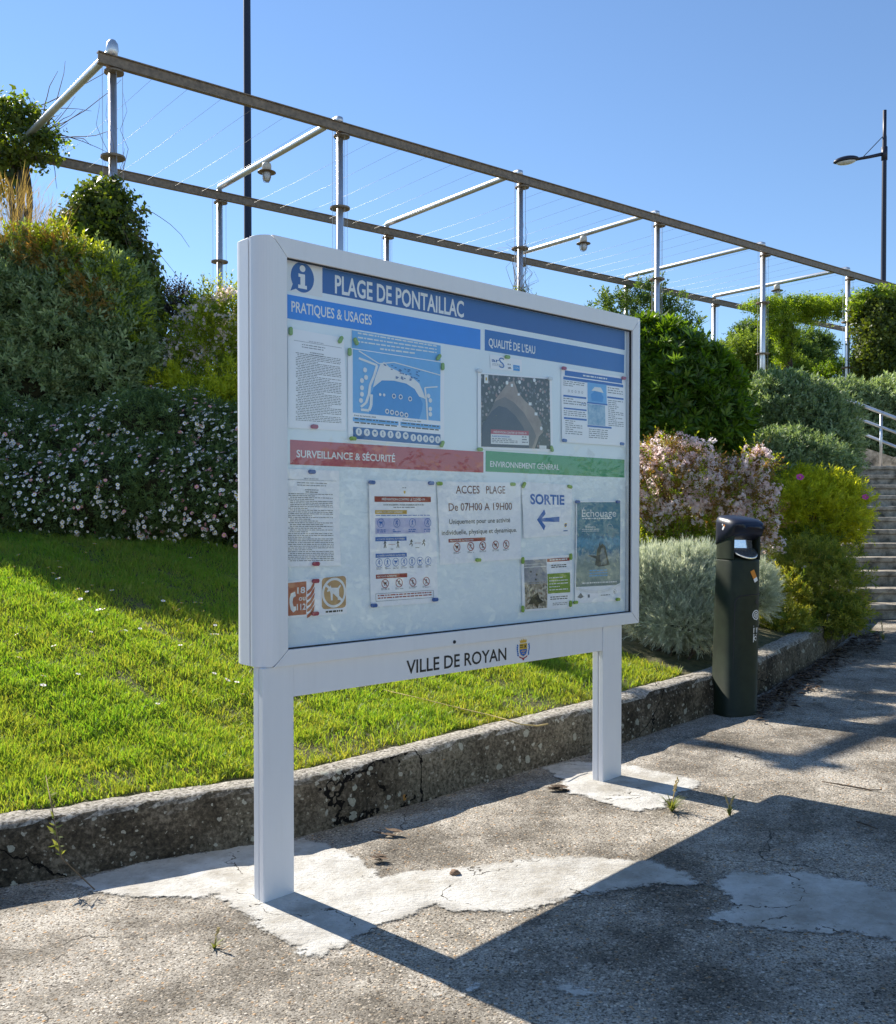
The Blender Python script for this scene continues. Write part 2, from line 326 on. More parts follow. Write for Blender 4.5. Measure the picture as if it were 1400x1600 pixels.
# ------------------------------------------------------------------ noise for shapes
def wob(p, f=1.0, seed=0.0):
    """cheap smooth 3-D noise in about -1..1 (works on arrays)"""
    p = np.asarray(p, float) * f
    x, y, z = p[..., 0], p[..., 1], p[..., 2]
    return (np.sin(1.7*x + 2.3*y + seed) * np.cos(1.9*z - 1.1*y + 2*seed) + .6*np.sin(3.1*z + 2.7*x + 1.3*seed) * np.cos(3.7*y + .7*seed)
            + .4*np.sin(5.3*x - 4.7*z + seed) * np.cos(6.1*y + 3*seed)) / 1.6

# ------------------------------------------------------------------ kerb line, path, bank, stairs
KB = [(0,1383),(105,1374),(232,1345),(395,1322),(500,1302),(630,1262),(760,1222),(855,1196),(928,1176),(1030,1142),(1112,1116),(1181,1090),(1262,1043),(1305,1012),(1342,984)]
kp = [on_ground(*p) for p in KB]
d0 = (kp[1] - kp[0]); d0.z = 0; d0.normalize()
kp = [kp[0] - Vector((.86, .51, 0)) * s for s in (8, 4, 2, .9, .3)] + kp
kp = [Vector((p.x, p.y, 0)) for p in kp]
KH = .205
def resample(pts, step):
    out = [pts[0].copy()]; acc = 0
    for a, b in zip(pts, pts[1:]):
        n = max(1, int((b-a).length / step))
        for i in range(1, n+1): out.append(a.lerp(b, i/n))
    return out
def smooth_line(pts, it):
    for _ in range(it):
        pts = [pts[0]] + [(a + b*2 + c) / 4 for a, b, c in zip(pts, pts[1:], pts[2:])] + [pts[-1]]
    return pts
kline = smooth_line(resample(kp, .05), 12)
def normals2d(pts):
    out = []
    for i in range(len(pts)):
        t = (pts[min(i+1, len(pts)-1)] - pts[max(i-1, 0)]).normalized(); out.append(Vector((-t.y, t.x, 0)))
    return out
knorm = normals2d(kline)
# kerb: a cross-section of rough points swept along the line
KW = .17
sec = [(0, -.04), (0, .0), (0, .05), (.001, .10), (.003, .15), (.008, .185), (.022, .203), (.05, .207), (.09, .206), (.13, .203), (KW, .19), (KW+.01, .1), (KW+.01, -.04)]
V = []
for p, n in zip(kline, knorm):
    g = gz(p.x, p.y)
    for (a, h) in sec:
        q = p + n * a; k = .008 * wob((q.x*9, q.y*9, h*12), 1, 1.3) + .007 * wob((q.x*31, q.y*31, h*40), 1, 4)
        V.append((q.x - n.x*k, q.y - n.y*k, g + h + (k*.8 if h > 0 else 0)))
m_ = len(sec); nn_ = len(kline)
I = np.arange(nn_*m_).reshape(nn_, m_)
F = np.stack([I[:-1, :-1], I[1:, :-1], I[1:, 1:], I[:-1, 1:]], -1).reshape(-1, 4)
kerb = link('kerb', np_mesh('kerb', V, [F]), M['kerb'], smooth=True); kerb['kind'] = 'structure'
# path: one sheet out to the horizon
def grid_axis(near, far, step, g=1.35):
    a = list(np.arange(-near, near + 1e-6, step)); d = step
    while a[-1] < far: d *= g; a.append(a[-1] + d); a.insert(0, a[0] - d)
    return np.array(a)
ax = grid_axis(9, 1500, .3); X, Y = np.meshgrid(ax, ax + 4, indexing='ij')
Z = np.vectorize(gz)(X, Y)
I = np.arange(X.size).reshape(X.shape)
F = np.stack([I[:-1, :-1], I[1:, :-1], I[1:, 1:], I[:-1, 1:]], -1).reshape(-1, 4)
path = link('path', np_mesh('path', np.stack([X, Y, Z], -1).reshape(-1, 3), [F]), M['aggregate'], smooth=True); path['kind'] = 'structure'

# stairs: treads climbing away between the bank and the handrail
st0 = on_ground(1346, 968); SDIR = Vector((.455, 1, 0)).normalized()
NST, RISE, RUN = 13, .135, .37
stz0 = gz(st0.x, st0.y)
bm = bmesh.new()
sx = Vector((1, -.02, 0)).normalized()
for i in range(NST):
    a = st0 + SDIR * (RUN*i); z1 = stz0 + RISE*(i+1)
    rr = random.Random(i)
    b0 = a - sx*.25; b1 = a + sx*2.6; c1 = b1 + SDIR*(RUN + .06 if i < NST-1 else 3); c0 = b0 + SDIR*(RUN + .06 if i < NST-1 else 3)
    zj = rr.uniform(-.008, .008)
    lo = stz0 - .1
    for (p0, p1, p2, p3, za, zb) in ((b0, b1, c1, c0, lo, z1 - .05 + zj), (b0 - SDIR*.025, b1 - SDIR*.025, c1, c0, z1 - .05 + zj, z1 + zj)):
        vs = [bm.verts.new((p.x, p.y, za)) for p in (p0, p1, p2, p3)] + [bm.verts.new((p.x, p.y, zb)) for p in (p0, p1, p2, p3)]
        for f in ((0,3,2,1),(4,5,6,7),(0,1,5,4),(1,2,6,5),(2,3,7,6),(3,0,4,7)): bm.faces.new([vs[q] for q in f])
stairs = from_bm('stairs', bm, M['stair']); stairs['kind'] = 'structure'; bevel(stairs, .012, 2)
ST_TOP = stz0 + RISE*NST

# bank: skew grid swept back from the kerb line and the left edge of the stairs
base = [(p.x, p.y, gz(p.x, p.y) + KH - .02, .13) for p in kline[::3]]
for i in range(1, 27):
    f = i/26; p = st0 + SDIR * (RUN*NST*f) - sx*.03
    base.append((p.x, p.y, stz0 + max(.18, RISE*NST*f + .03), 0.0))
e_ = base[-1]
for s in (.4, 1.2, 3, 8, 20, 60): base.append((e_[0] + s, e_[1] + s*.05 + (1.2 if s > .5 else .6), ST_TOP - .03, 0))
b0 = base[0]; base = [(b0[0] - .86*s, b0[1] - .51*s, b0[2], .13) for s in (60, 20, 6)] + base
tt = np.array([0, .1, .2, .35, .5, .7, .9, 1.2, 1.5, 1.8, 2.1, 2.4, 2.7, 2.9, 3.1, 3.3, 3.6, 3.9, 4.3, 4.8, 5.5, 7, 10, 16, 30, 80, 300])
TERR = 2.35
def prof(t):
    """height of the bank above the kerb top, t metres behind the kerb"""
    return float(np.interp(t, [0, .5, 1.0, 2.0, 3.0, 3.6, 4.2, 5.0, 6.0, 1e4], [0, .10, .24, .51, .75, .84, 1.1, 1.85, 2.13, 2.13]))
BK = Vector((-SN.x, -SN.y, 0))
V = []
for (x, y, z, o) in base:
    for t in tt:
        q = Vector((x, y, 0)) + BK * (t + o); k = (TERR - z) / 2.15
        V.append((q.x, q.y, z + prof(t) * max(0, k) + (.02*wob((q.x, q.y, 0), 3) if t > .2 else 0)))
I = np.arange(len(V)).reshape(len(base), len(tt))
F = np.stack([I[:-1, :-1], I[1:, :-1], I[1:, 1:], I[:-1, 1:]], -1).reshape(-1, 4)
bank = link('bank_soil', np_mesh('bank_soil', V, [F]), M['soil'], smooth=True); bank['kind'] = 'structure'
BKV = np.array(V).reshape(len(base), len(tt), 3)
def bank_z(x, y):
    """height of the bank under a point (nearest swept column)"""
    best = None
    for i in range(len(base) - 1):
        a = Vector((base[i][0], base[i][1])); b = Vector((base[i+1][0], base[i+1][1])); e = b - a; q = Vector((x, y)) - a
        det = e.x*(-BK.y) + BK.x*e.y
        if abs(det) < 1e-9: continue
        s = (q.x*(-BK.y) + BK.x*q.y) / det; t = (e.x*q.y - e.y*q.x) / (e.x*BK.y - e.y*BK.x)
        if -.001 <= s <= 1.001 and t > -.01:
            z = base[i][2]*(1-s) + base[i+1][2]*s; return z + prof(max(0, t - base[i][3])) * max(0, (TERR - z)/2.15)
    return gz(x, y)

# whitewashed cement patches, cut from outlines on the ground
def patch(outline, name='cement_patch', lift=.004, step=.012):
    """thin whitewash skin; 'tint' holds the distance inside its outline so the edge can wear away"""
    P = np.array([tuple(on_ground(*p))[:2] for p in outline]); lo, hi = P.min(0) - .04, P.max(0) + .04
    gx_, gy_ = np.meshgrid(np.arange(lo[0], hi[0], step), np.arange(lo[1], hi[1], step), indexing='ij'); Q = np.stack([gx_.ravel(), gy_.ravel()], -1)
    dist = np.full(len(Q), 9.0); ins = np.zeros(len(Q), bool)
    for a, b in zip(P, np.roll(P, -1, 0)):
        e = b - a; t = np.clip(((Q - a) @ e)/(e @ e), 0, 1); dist = np.minimum(dist, np.linalg.norm(Q - a - t[:, None]*e, axis=1))
        c = ((a[1] > Q[:, 1]) != (b[1] > Q[:, 1])); xx = a[0] + (Q[:, 1] - a[1])*(e[0])/(e[1] if abs(e[1]) > 1e-9 else 1e-9); ins ^= c & (Q[:, 0] < xx)
    sd = np.where(ins, dist, -dist); I = np.arange(len(Q)).reshape(gx_.shape)
    F = np.stack([I[:-1, :-1], I[1:, :-1], I[1:, 1:], I[:-1, 1:]], -1).reshape(-1, 4); F = F[(sd[F] > -.03).any(1)]
    used = np.unique(F); mp_ = np.full(len(Q), -1); mp_[used] = np.arange(len(used)); Q = Q[used]; sd = sd[used]
    V = [(x, y, gz(x, y) + lift) for x, y in Q]
    o = link(name, np_mesh(name, V, [mp_[F]], sd), M['cement'], smooth=True); o['kind'] = 'structure'; return o
patch([(103,1381),(160,1365),(240,1345),(330,1330),(400,1318),(470,1311),(510,1318),(560,1340),(600,1370),(640,1362),(700,1358),(760,1350),(840,1341),(920,1340),(1010,1345),(1060,1360),(1110,1383),(1060,1385),(1000,1388),(960,1392),(930,1400),(880,1408),(840,1424),(760,1427),(700,1424),(676,1416),(640,1437),(600,1447),(560,1466),(500,1497),(470,1495),(430,1468),(390,1440),(352,1410),(330,1404),(240,1405),(160,1400)])
patch([(845,1200),(880,1191),(935,1190),(985,1196),(1050,1210),(1098,1222),(1085,1236),(1058,1240),(1040,1262),(1000,1270),(960,1262),(910,1246),(872,1236),(880,1222)])
patch([(1112,1378),(1140,1362),(1200,1366),(1260,1364),(1310,1372),(1340,1378),(1400,1392),(1470,1412),(1480,1490),(1430,1478),(1380,1470),(1330,1458),(1290,1462),(1200,1455),(1150,1448),(1105,1438),(1112,1428),(1140,1420),(1142,1404),(1118,1392)])
for i, ol in enumerate([[(858,1548),(880,1539),(915,1545),(935,1556),(900,1560)], [(1150,1490),(1180,1486),(1200,1496),(1170,1502)], [(1235,1528),(1262,1524),(1275,1535),(1248,1541)], [(672,1552),(700,1550),(690,1564),(670,1562)], [(700,1560),(745,1540),(752,1545),(720,1560)]]):
    patch(ol, step=.006)

# ------------------------------------------------------------------ loose things on the ground
def ground_thing(px, py, lift=0):
    p = on_ground(px, py); p.z += lift; return p
def blob_mesh(name, size, seed, mat, loc, label, cat, rotz=0, group=None, amp=.3):
    bm = bmesh.new(); bmesh.ops.create_icosphere(bm, subdivisions=3, radius=1)
    for v in bm.verts:
        k = 1 + amp * float(wob(v.co, 1.6, seed)) + amp*.4*float(wob(v.co, 5, seed))
        v.co = Vector((v.co.x*size[0]*k, v.co.y*size[1]*k, (v.co.z*k + .6)*size[2]))
    o = from_bm(name, bm, mat, loc=loc, smooth=True); o.rotation_euler.z = rotz
    return tag(o, label, cat, group)
blob_mesh('stone', (.016, .013, .009), 2, M['stone'], ground_thing(711, 1368, .004), 'small brown stone lying on the white cement strip', 'stone')
# a curled dead leaf cluster and a strip of bark
def dead_leaf(px, py, label, n, L_, seed, lift=.004):
    rr = random.Random(seed); bm = bmesh.new()
    for i in range(n):
        a = rr.uniform(-.5, .5) + .4; l = L_*rr.uniform(.6, 1); c = Vector((rr.uniform(-.4, .4)*L_, rr.uniform(-.25, .25)*L_, rr.uniform(.003, .014)))
        ux = Vector((math.cos(a), -math.sin(a), 0)); uy = Vector((math.sin(a), math.cos(a), 0)); prev = None
        for k in range(7):
            s = k/6; wd = .16*l*math.sin(math.pi*min(.97, max(.05, s))); c0 = c + ux*(s-.5)*l + Vector((0, 0, .25*l*(s-.5)**2*rr.uniform(.6, 1.8)))
            row = [bm.verts.new(c0 + uy*wd + Vector((0, 0, wd*.6))), bm.verts.new(c0), bm.verts.new(c0 - uy*wd + Vector((0, 0, wd*.5)))]
            if prev:
                for j in (0, 1): bm.faces.new((prev[j], prev[j+1], row[j+1], row[j]))
            prev = row
    o = from_bm('dead_leaf', bm, M['dead'], loc=ground_thing(px, py, lift), smooth=True)
    return tag(o, label, 'leaf')
dead_leaf(590, 1347, 'crumpled dark dead leaf lying beside the white cement strip', 9, .055, 3)
dead_leaf(606, 1309, 'thin dark strip of bark lying in the shade line behind the sign', 3, .09, 5)
dead_leaf(872, 1236, 'brown tuft of dried leaves at the edge of the far white patch', 14, .06, 8)
dead_leaf(1172, 1050, 'pale dry leaf lying by the kerb to the right of the bin', 3, .09, 11)
def stick(pts, rad, name, label, cat, mat):
    bm = bmesh.new(); tube(bm, pts, rad, 6); return tag(from_bm(name, bm, mat, smooth=True), label, cat)
g1 = [on_ground(x, y) + Vector((0, 0, .008 + .004*math.sin(i*1.7))) for i, (x, y) in enumerate([(1284, 1224), (1310, 1230), (1338, 1233), (1360, 1236), (1378, 1238)])]
stick(g1, [.002, .003, .0035, .003, .002], 'twig', 'long thin twig on the sunlit concrete at the right', 'twig', M['bark'])
g1 = [on_ground(x, y) + Vector((0, 0, .008)) for (x, y) in [(1338, 1287), (1356, 1293), (1372, 1299)]]
stick(g1, [.003, .003, .002], 'twig', 'short dark twig beside the shadow edge at the right', 'twig', M['bark'])
def weed(loc, label, n, h, spread, seed, stalks=0, group=None):
    rr = random.Random(seed); t = empty('weed', loc, 0, label, 'weed', group)
    V = []; F = []; T = []
    for i in range(n):
        a = rr.uniform(0, 2*math.pi); l = h*rr.uniform(.5, 1); k = rr.uniform(.25, 1)*spread; wd = .004*rr.uniform(.7, 1.3)
        dx, dy = math.cos(a), math.sin(a); tv = rr.random(); b = len(V)
        for s in (0, .4, .75, 1):
            r_ = k*s**1.3*l; z = l*(s*1.1 - .55*s*s*k); ww = wd*(1 - s*.95)
            V += [(dx*r_ - dy*ww, dy*r_ + dx*ww, z), (dx*r_ + dy*ww, dy*r_ - dx*ww, z)]; T += [tv, tv]
        for j in range(3): F.append((b+2*j, b+2*j+1, b+2*j+3, b+2*j+2))
    link('blades', np_mesh('weed_blades', V, [np.array(F)], T), L['weed'], t)
    if stalks:
        bm = bmesh.new()
        for i in range(stalks):
            a = rr.uniform(0, 6.28); q = [Vector((math.cos(a)*s*s*h*.35, math.sin(a)*s*s*h*.35, h*1.5*s)) for s in (0, .35, .7, 1)]
            tube(bm, q, [.0014, .0013, .0012, .001], 5)
            for k in range(14):
                s = .6 + .4*k/14; c = q[0].lerp(q[3], s); c.x = math.cos(a)*s*s*h*.35; c.y = math.sin(a)*s*s*h*.35
                bmesh.ops.create_icosphere(bm, subdivisions=1, radius=.0028, matrix=Matrix.Translation(c + Vector((rr.uniform(-.003, .003), rr.uniform(-.003, .003), 0))))
        from_bm('seed_stalk', bm, M['straw'], t, smooth=True)
    return t
weed(on_ground(1050, 1268), 'green weed tuft with a seed stalk at the edge of the far white patch', 46, .085, 1.2, 1, 2)
weed(on_ground(1140, 1274), 'dry weed tuft at the tip of the sunlit ground by the shadow corner', 26, .05, 1.1, 2, 3)
weed(on_ground(335, 1482), 'dry seed stalk growing from a hole in the concrete left of the near post', 8, .04, 1.3, 3, 1)
weed(on_ground(1380, 1000), 'weed sprouting from the path foot near the stairs', 20, .1, .9, 4, 2)
# a long bent stem lying over the kerb, and a creeping one at the left
q = [(600,1078),(660,1092),(720,1107),(760,1116),(790,1124),(815,1132),(840,1134),(856,1131)]
pt = []
for x, y in q:
    r = ray(x, y)
    t = 0.5
    while t < 12:
        pp = CAM + r*t
        if pp.z < bank_z(pp.x, pp.y) + .03 and bank_z(pp.x, pp.y) > gz(pp.x, pp.y) + .05: break
        t += .01
    pt.append(CAM + r*t)
stick(pt, [.0022, .0024, .0026, .0026, .0028, .003, .0032, .0034], 'fallen_stem', 'long bent straw-coloured stem lying over the kerb under the sign beam', 'stem', M['straw'])
p0 = on_ground(150, 1392); p1 = on_ground(100, 1385) + Vector((0, -.02, .1)); p2 = on_ground(85, 1384) + Vector((0, .0, .22)); p3 = on_ground(50, 1386) + Vector((-.02, .16, .32))
t_ = empty('creeping_weed', p0, 0, 'thin creeping weed climbing over the dark kerb at the left', 'weed')
bm = bmesh.new(); tube(bm, [p0 - p0, (p1-p0), (p2-p0), (p3-p0)], [.002, .0022, .002, .0012], 6); from_bm('stem', bm, M['dry_stem'], t_, smooth=True)
rr = random.Random(4); V = []; F = []; T = []
for i in range(26):
    s = rr.uniform(.35, 1); a = (p1-p0).lerp(p2-p0, min(1, s*2-.7) if s < .85 else 1) if s < .85 else (p2-p0).lerp(p3-p0, rr.random())
    dv = Vector((rr.uniform(-1, 1), rr.uniform(-1, .2), rr.uniform(-.2, 1))).normalized(); sv = dv.orthogonal().normalized(); l = rr.uniform(.015, .045); b = len(V)
    V += [tuple(a), tuple(a + dv*l*.5 + sv*l*.13), tuple(a + dv*l), tuple(a + dv*l*.5 - sv*l*.13)]; F.append((b, b+1, b+2, b+3)); T += [rr.random()]*4
link('leaves', np_mesh('creeper_leaves', V, [np.array(F)], T), L['weed'], t_)
# leaf litter in the corner of kerb and path
rg = np.random.default_rng(5); n = 1500; V = []; F = []
for i in range(n):
    px = rg.uniform(1185, 1375); py = np.interp(px, [1185, 1262, 1342, 1375], [1092, 1043, 990, 985]) + abs(rg.normal(0, 17)) + 4
    p = on_ground(px, py); a = rg.uniform(0, 6.28); l = rg.uniform(.012, .035); wd = l*rg.uniform(.2, .4); z = rg.uniform(.002, .02); tl = rg.uniform(-.4, .4)
    c, s = math.cos(a), math.sin(a); b = len(V)
    for (u, v, h) in ((-l, 0, 0), (0, wd, wd*.6), (l, 0, tl*l), (0, -wd, wd*.5)): V.append((p.x + c*u - s*v, p.y + s*u + c*v, p.z + z + h + .004))
    F.append((b, b+1, b+2, b+3))
o = link('leaf_litter', np_mesh('leaf_litter', V, [np.array(F)]), M['dead']); o['kind'] = 'stuff'

# ------------------------------------------------------------------ pergola
PD = Vector((.768, .640, 0)); PE = Vector((-.64, .768, 0)); PB = Vector((-2.947, 8.5, 0)); PW = 2.73; PZ = 5.25; PROT = math.atan2(PD.y, PD.x)
pg = empty('pergola', (PB.x, PB.y, TERR - .1), PROT, 'long grey steel pergola frame with tension wires on the bank behind the sign', 'pergola')
pz0 = TERR - .1; PH = PZ - pz0                                       # local z of the post tops
sta = [0, 2.376, 4.973, 7.61, 10.24, 12.88, 15.5, 18.1]
def post_bm(x, y, front):
    bm = bmesh.new(); h = PH - .04
    tube(bm, [(x, y, -.5), (x, y, h)], .037, 14)
    return bm
def add_part(name, bm, mat, smooth=True): return from_bm(name, bm, mat, pg, smooth=smooth)
for i, s in enumerate(sta):
    for row, yy in ((0, 0), (1, PW)):
        bm = post_bm(s, yy, row == 0)
        if row == 0 and i == 0: lathe(bm, [(.04, PH - .06), (.055, PH), (.05, PH + .06), (.03, PH + .09), (.0, PH + .1)][:-1] + [(.01, PH + .1)], 12, (s, yy, 0))
        po = add_part('post', bm, M['steel'])
        for hz in (PH - .93, PH - 1.72):                            # spacer discs the climbing wires run through
            bm = bmesh.new(); lathe(bm, [(.04, hz - .009), (.105, hz - .009), (.105, hz + .009), (.04, hz + .009)], 18, (s, yy, 0)); d = from_bm('spacer_disc', bm, M['rail'], po)
        for k, (dx, dy) in enumerate(((.09, 0), (-.09, 0), (0, .09), (0, -.09))):
            bm = bmesh.new(); tube(bm, [(s+dx, yy+dy, -.3), (s+dx, yy+dy, PH - .1)], .0022, 5); from_bm('climbing_wire', bm, M['wire'], po)
    # cross beam with rounded elbows onto both posts
    bm = bmesh.new(); rb = .036; zt = PH - .0
    tube(bm, [(s, -.0, PH - .05), (s, .0, PH - .012), (s, .03, zt), (s, PW - .03, zt), (s, PW, PH - .012), (s, PW, PH - .05)], rb, 14)
    add_part('cross_beam', bm, M['steel'])
for yy, x0, x1 in ((-.085, -.16, 21.5), (PW - .085, -5.5, 21.5)):
    bm = bmesh.new(); z = PH - .13
    # a channel section: web and two flanges
    for (a, b, c, d) in ((-.026, .026, z + .040, z + .05), (-.026, .026, z - .05, z - .040), (-.012, -.002, z - .040, z + .040)):
        box(bm, x0, x1, yy + a, yy + b, c, d)
    for s in sta:
        box(bm, s - .07, s + .07, yy + .0265, yy + .0505, z - .05, z + .05)
        lathe(bm, [(.02, z - .078), (.085, z - .078), (.085, z - .063), (.02, z - .063)], 14, (s, yy + .05, 0))
    for k in range(int((x1 - x0)/.42)):
        lathe(bm, [(.007, z - .057), (.007, z - .0505)], 6, (x0 + .2 + .42*k, yy - .018, 0))
    add_part('rail', bm, M['rail'], smooth=False)
k = 0
for a, b in zip(sta, sta[1:]):
    for j in range(1, 7):
        x = a + (b - a)*j/7; bm = bmesh.new()
        tube(bm, [(x, -.07, PH - .17), (x, PW*.5, PH - .185), (x, PW - .12, PH - .17)], .0013, 5); add_part('tension_wire', bm, M['wire'])
PSL = .0171                                                         # the frame climbs gently with the bank
for o in pg.children_recursive:
    if o.type == 'MESH':
        for v in o.data.vertices: v.co.z += PSL*v.co.x
# lanterns under every other cross beam
for s, f, lab in ((sta[1], .56, 'flanged bulkhead lantern under the pergola beam nearest the left lamp post'), (sta[3], .50, 'flanged lantern under the middle pergola beam above the sign'), (sta[5], .50, 'pale lantern under the far pergola beam beside the yellow vine')):
    l = PB + PD*s + PE*(PW*f); t = empty('pergola_lantern', (l.x, l.y, PZ - .04 + PSL*s), PROT, lab, 'lantern', 'lanterns hung under the pergola beams')
    bm = bmesh.new(); lathe(bm, [(.03, .02), (.062, .0), (.07, -.03), (.068, -.10), (.05, -.105)], 20); from_bm('housing', bm, M['lampcream'], t, smooth=True)
    bm = bmesh.new(); lathe(bm, [(.05, -.104), (.135, -.125), (.137, -.133), (.05, -.125)], 24); from_bm('flange', bm, M['rail'], t, smooth=True)
    bm = bmesh.new(); lathe(bm, [(.066, -.134), (.066, -.2), (.05, -.245), (.02, -.258)], 18); from_bm('globe', bm, M['lens'], t, smooth=True)
    bm = bmesh.new()
    for q in range(4):
        a = q*math.pi/2 + .4; tube(bm, [(.075*math.cos(a), .075*math.sin(a), -.13), (.075*math.cos(a), .075*math.sin(a), -.205), (.05*math.cos(a), .05*math.sin(a), -.262), (0, 0, -.275)], .005, 6)
    from_bm('cage', bm, M['rail'], t)
    t.scale = (.78, .78, .78)

# ------------------------------------------------------------------ lamp posts
def lamp_post(px, Y, top_z, rad, arm_z, label, arm_len, flip=1):
    p = at(px, 600, Y); bz = TERR - .2
    t = empty('street_lamp', (p.x, p.y, bz), 0, label, 'street lamp', 'tall dark lamp posts behind the pergola')
    H = top_z - bz
    bm = bmesh.new(); lathe(bm, [(rad*1.9, 0), (rad*1.9, .5), (rad*1.25, .55), (rad*1.1, H*.6), (rad*.95, H - .5), (rad*.8, H - .45), (rad*.8, H)], 18); from_bm('pole', bm, M['lamp_dark'], t, smooth=True)
    az = arm_z - bz
    bm = bmesh.new(); tube(bm, [(0, 0, az), (-arm_len*.55*flip, 0, az - arm_len*.12), (-arm_len*flip, 0, az - arm_len*.2)], [.035, .03, .027], 10)
    lathe(bm, [(rad*1.3, az - .12), (rad*1.3, az + .12)], 16); from_bm('arm', bm, M['lamp_dark'], t, smooth=True)
    bm = bmesh.new(); tube(bm, [(0, 0, H - .45), (-arm_len*.8*flip, 0, az - arm_len*.16)], .008, 6); from_bm('stay_rod', bm, M['lamp_dark'], t)
    c = Vector((-(arm_len + .19)*flip, 0, az - arm_len*.2 - .03)); bm = bmesh.new()
    bmesh.ops.create_uvsphere(bm, u_segments=24, v_segments=12, radius=1)
    for v in bm.verts:
        up = v.co.z > 0; v.co = Vector((v.co.x*.24, v.co.y*.14, v.co.z*(.085 if up else .035)))
        v.co.z += v.co.x*.12*flip
    hd = from_bm('lamp_head', bm, M['lamp_dark'], t, c, True)
    bm = bmesh.new(); bmesh.ops.create_uvsphere(bm, u_segments=20, v_segments=10, radius=1)
    for v in bm.verts: v.co = Vector((v.co.x*.18, v.co.y*.11, v.co.z*.05 - .022 + v.co.x*.18*.12*flip))
    from_bm('lens', bm, M['lens'], hd, smooth=True)
    return t
lamp_post(388, 13.6, 12.2, .046, 10.8, 'dark lamp post rising out of view behind the left end of the sign', 1.0)
lamp_post(1379, 18.0, 8.72, .042, 7.92, 'dark lamp post with an oval lamp head on an arm at the upper right', .52)

# ------------------------------------------------------------------ handrail by the stairs
def hr(px, py, Y): return at(px, py, Y)
t = empty('handrail', at(1377, 708, 12.6), 0, 'three-bar steel handrail beside the stairs at the right edge', 'handrail'); o0 = t.location
def loc(p): return p - o0
for (a, b) in (((1312, 620), (1420, 661)), ((1322, 647), (1420, 683)), ((1334, 672), (1420, 706))):
    bm = bmesh.new(); pa = at(a[0], a[1], 12.9); pb_ = at(b[0], b[1], 12.45)
    tube(bm, [loc(pa) + Vector((-.02, .0, -.02)), loc(pa), loc(pb_), loc(pb_) + (pb_ - pa)*1.5], .024 if a[1] == 620 else .019, 10); from_bm('bar', bm, M['steel'], t, smooth=True)
for px, y0, y1 in ((1377, 646, 712), (1452, 676, 745)):
    bm = bmesh.new(); pa = at(px, y0, 12.65); pb_ = Vector((pa.x, pa.y, at(px, y1, 12.65).z - .15)); tube(bm, [loc(pa), loc(pb_)], .018, 10); from_bm('upright', bm, M['steel'], t, smooth=True)
# sloping cheek wall under the handrail
bm = bmesh.new(); pts = [at(1340, 696, 13.0), at(1420, 722, 12.5), at(1500, 748, 12.2)]
for a, b in zip(pts, pts[1:]):
    vs = []
    for p in (a, b): vs += [bm.verts.new((p.x, p.y + dy, z)) for (dy, z) in ((0, 1.2), (0, p.z), (.35, p.z + .02), (.35, 1.2))]
    for q in range(4): bm.faces.new((vs[q], vs[(q+1) % 4], vs[4 + (q+1) % 4], vs[4 + q]))
tag(from_bm('cheek_wall', bm, M['stair']), 'low sloping concrete wall under the handrail at the top of the stairs', 'wall')

# ------------------------------------------------------------------ the information sign
SROT = math.atan2(SD.y, SD.x); BKW = -SN
def SP(px, py, y=.018):
    """photo point -> (u, v) on the sign's own plane, y metres behind the front of its posts"""
    r = ray(px, py); o = A0 + BKW*y; t = (o - CAM).dot(SN) / r.dot(SN); p = CAM + r*t - A0
    return p.dot(SD), p.z
sign = empty('information_board', A0, SROT, 'white glazed beach information board on two posts with blue, red and green headings', 'information board')
UI0, UI1, VI0, VI1 = -.027, 1.686, .758, 1.950                      # opening of the frame
VO0, VO1 = .709, 2.008
def mir(u): return UI0 + UI1 - u
def stile(mirror):
    prof_ = [(-.027, -.012), (-.057, -.012)] + [(-.057 - .06*math.sin(a), .048 - .06*math.cos(a)) for a in [R(x) for x in range(10, 91, 8)]] + [(-.117, .058), (-.027, .058)]
    bm = bmesh.new(); lo = []; hi = []
    for u, y in prof_:
        k = min(1, max(0, (-.0275 - u) / .052))
        uu = mir(u) if mirror else u
        lo.append(bm.verts.new((uu, y, VI0 - (VI0 - VO0)*k + (.0008 if k < 1 else 0)))); hi.append(bm.verts.new((uu, y, VI1 + (VO1 - VI1)*k - (.0008 if k < 1 else 0))))
    n = len(prof_)
    for i in range(n): bm.faces.new((lo[i], lo[(i+1) % n], hi[(i+1) % n], hi[i]))
    bm.faces.new(lo[::-1]); bm.faces.new(hi)
    return bm
fr = []
for mm in (False, True):
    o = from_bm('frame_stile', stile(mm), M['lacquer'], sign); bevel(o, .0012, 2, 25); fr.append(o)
for (vi, vo) in ((VI1, VO1), (VI0, VO0)):
    bm = bmesh.new(); e = .001
    q = [(UI0 + e, vi), (UI1 - e, vi), (mir(-.079) - e, vo), (-.079 + e, vo)]
    a = [bm.verts.new((u, -.0118, v)) for u, v in q]; b = [bm.verts.new((u, .0582, v)) for u, v in q]
    bm.faces.new(a); bm.faces.new(b[::-1])
    for i in range(4): bm.faces.new((a[i], a[(i+1) % 4], b[(i+1) % 4], b[i]))
    bevel(from_bm('frame_rail', bm, M['lacquer'], sign), .0012, 2, 25)
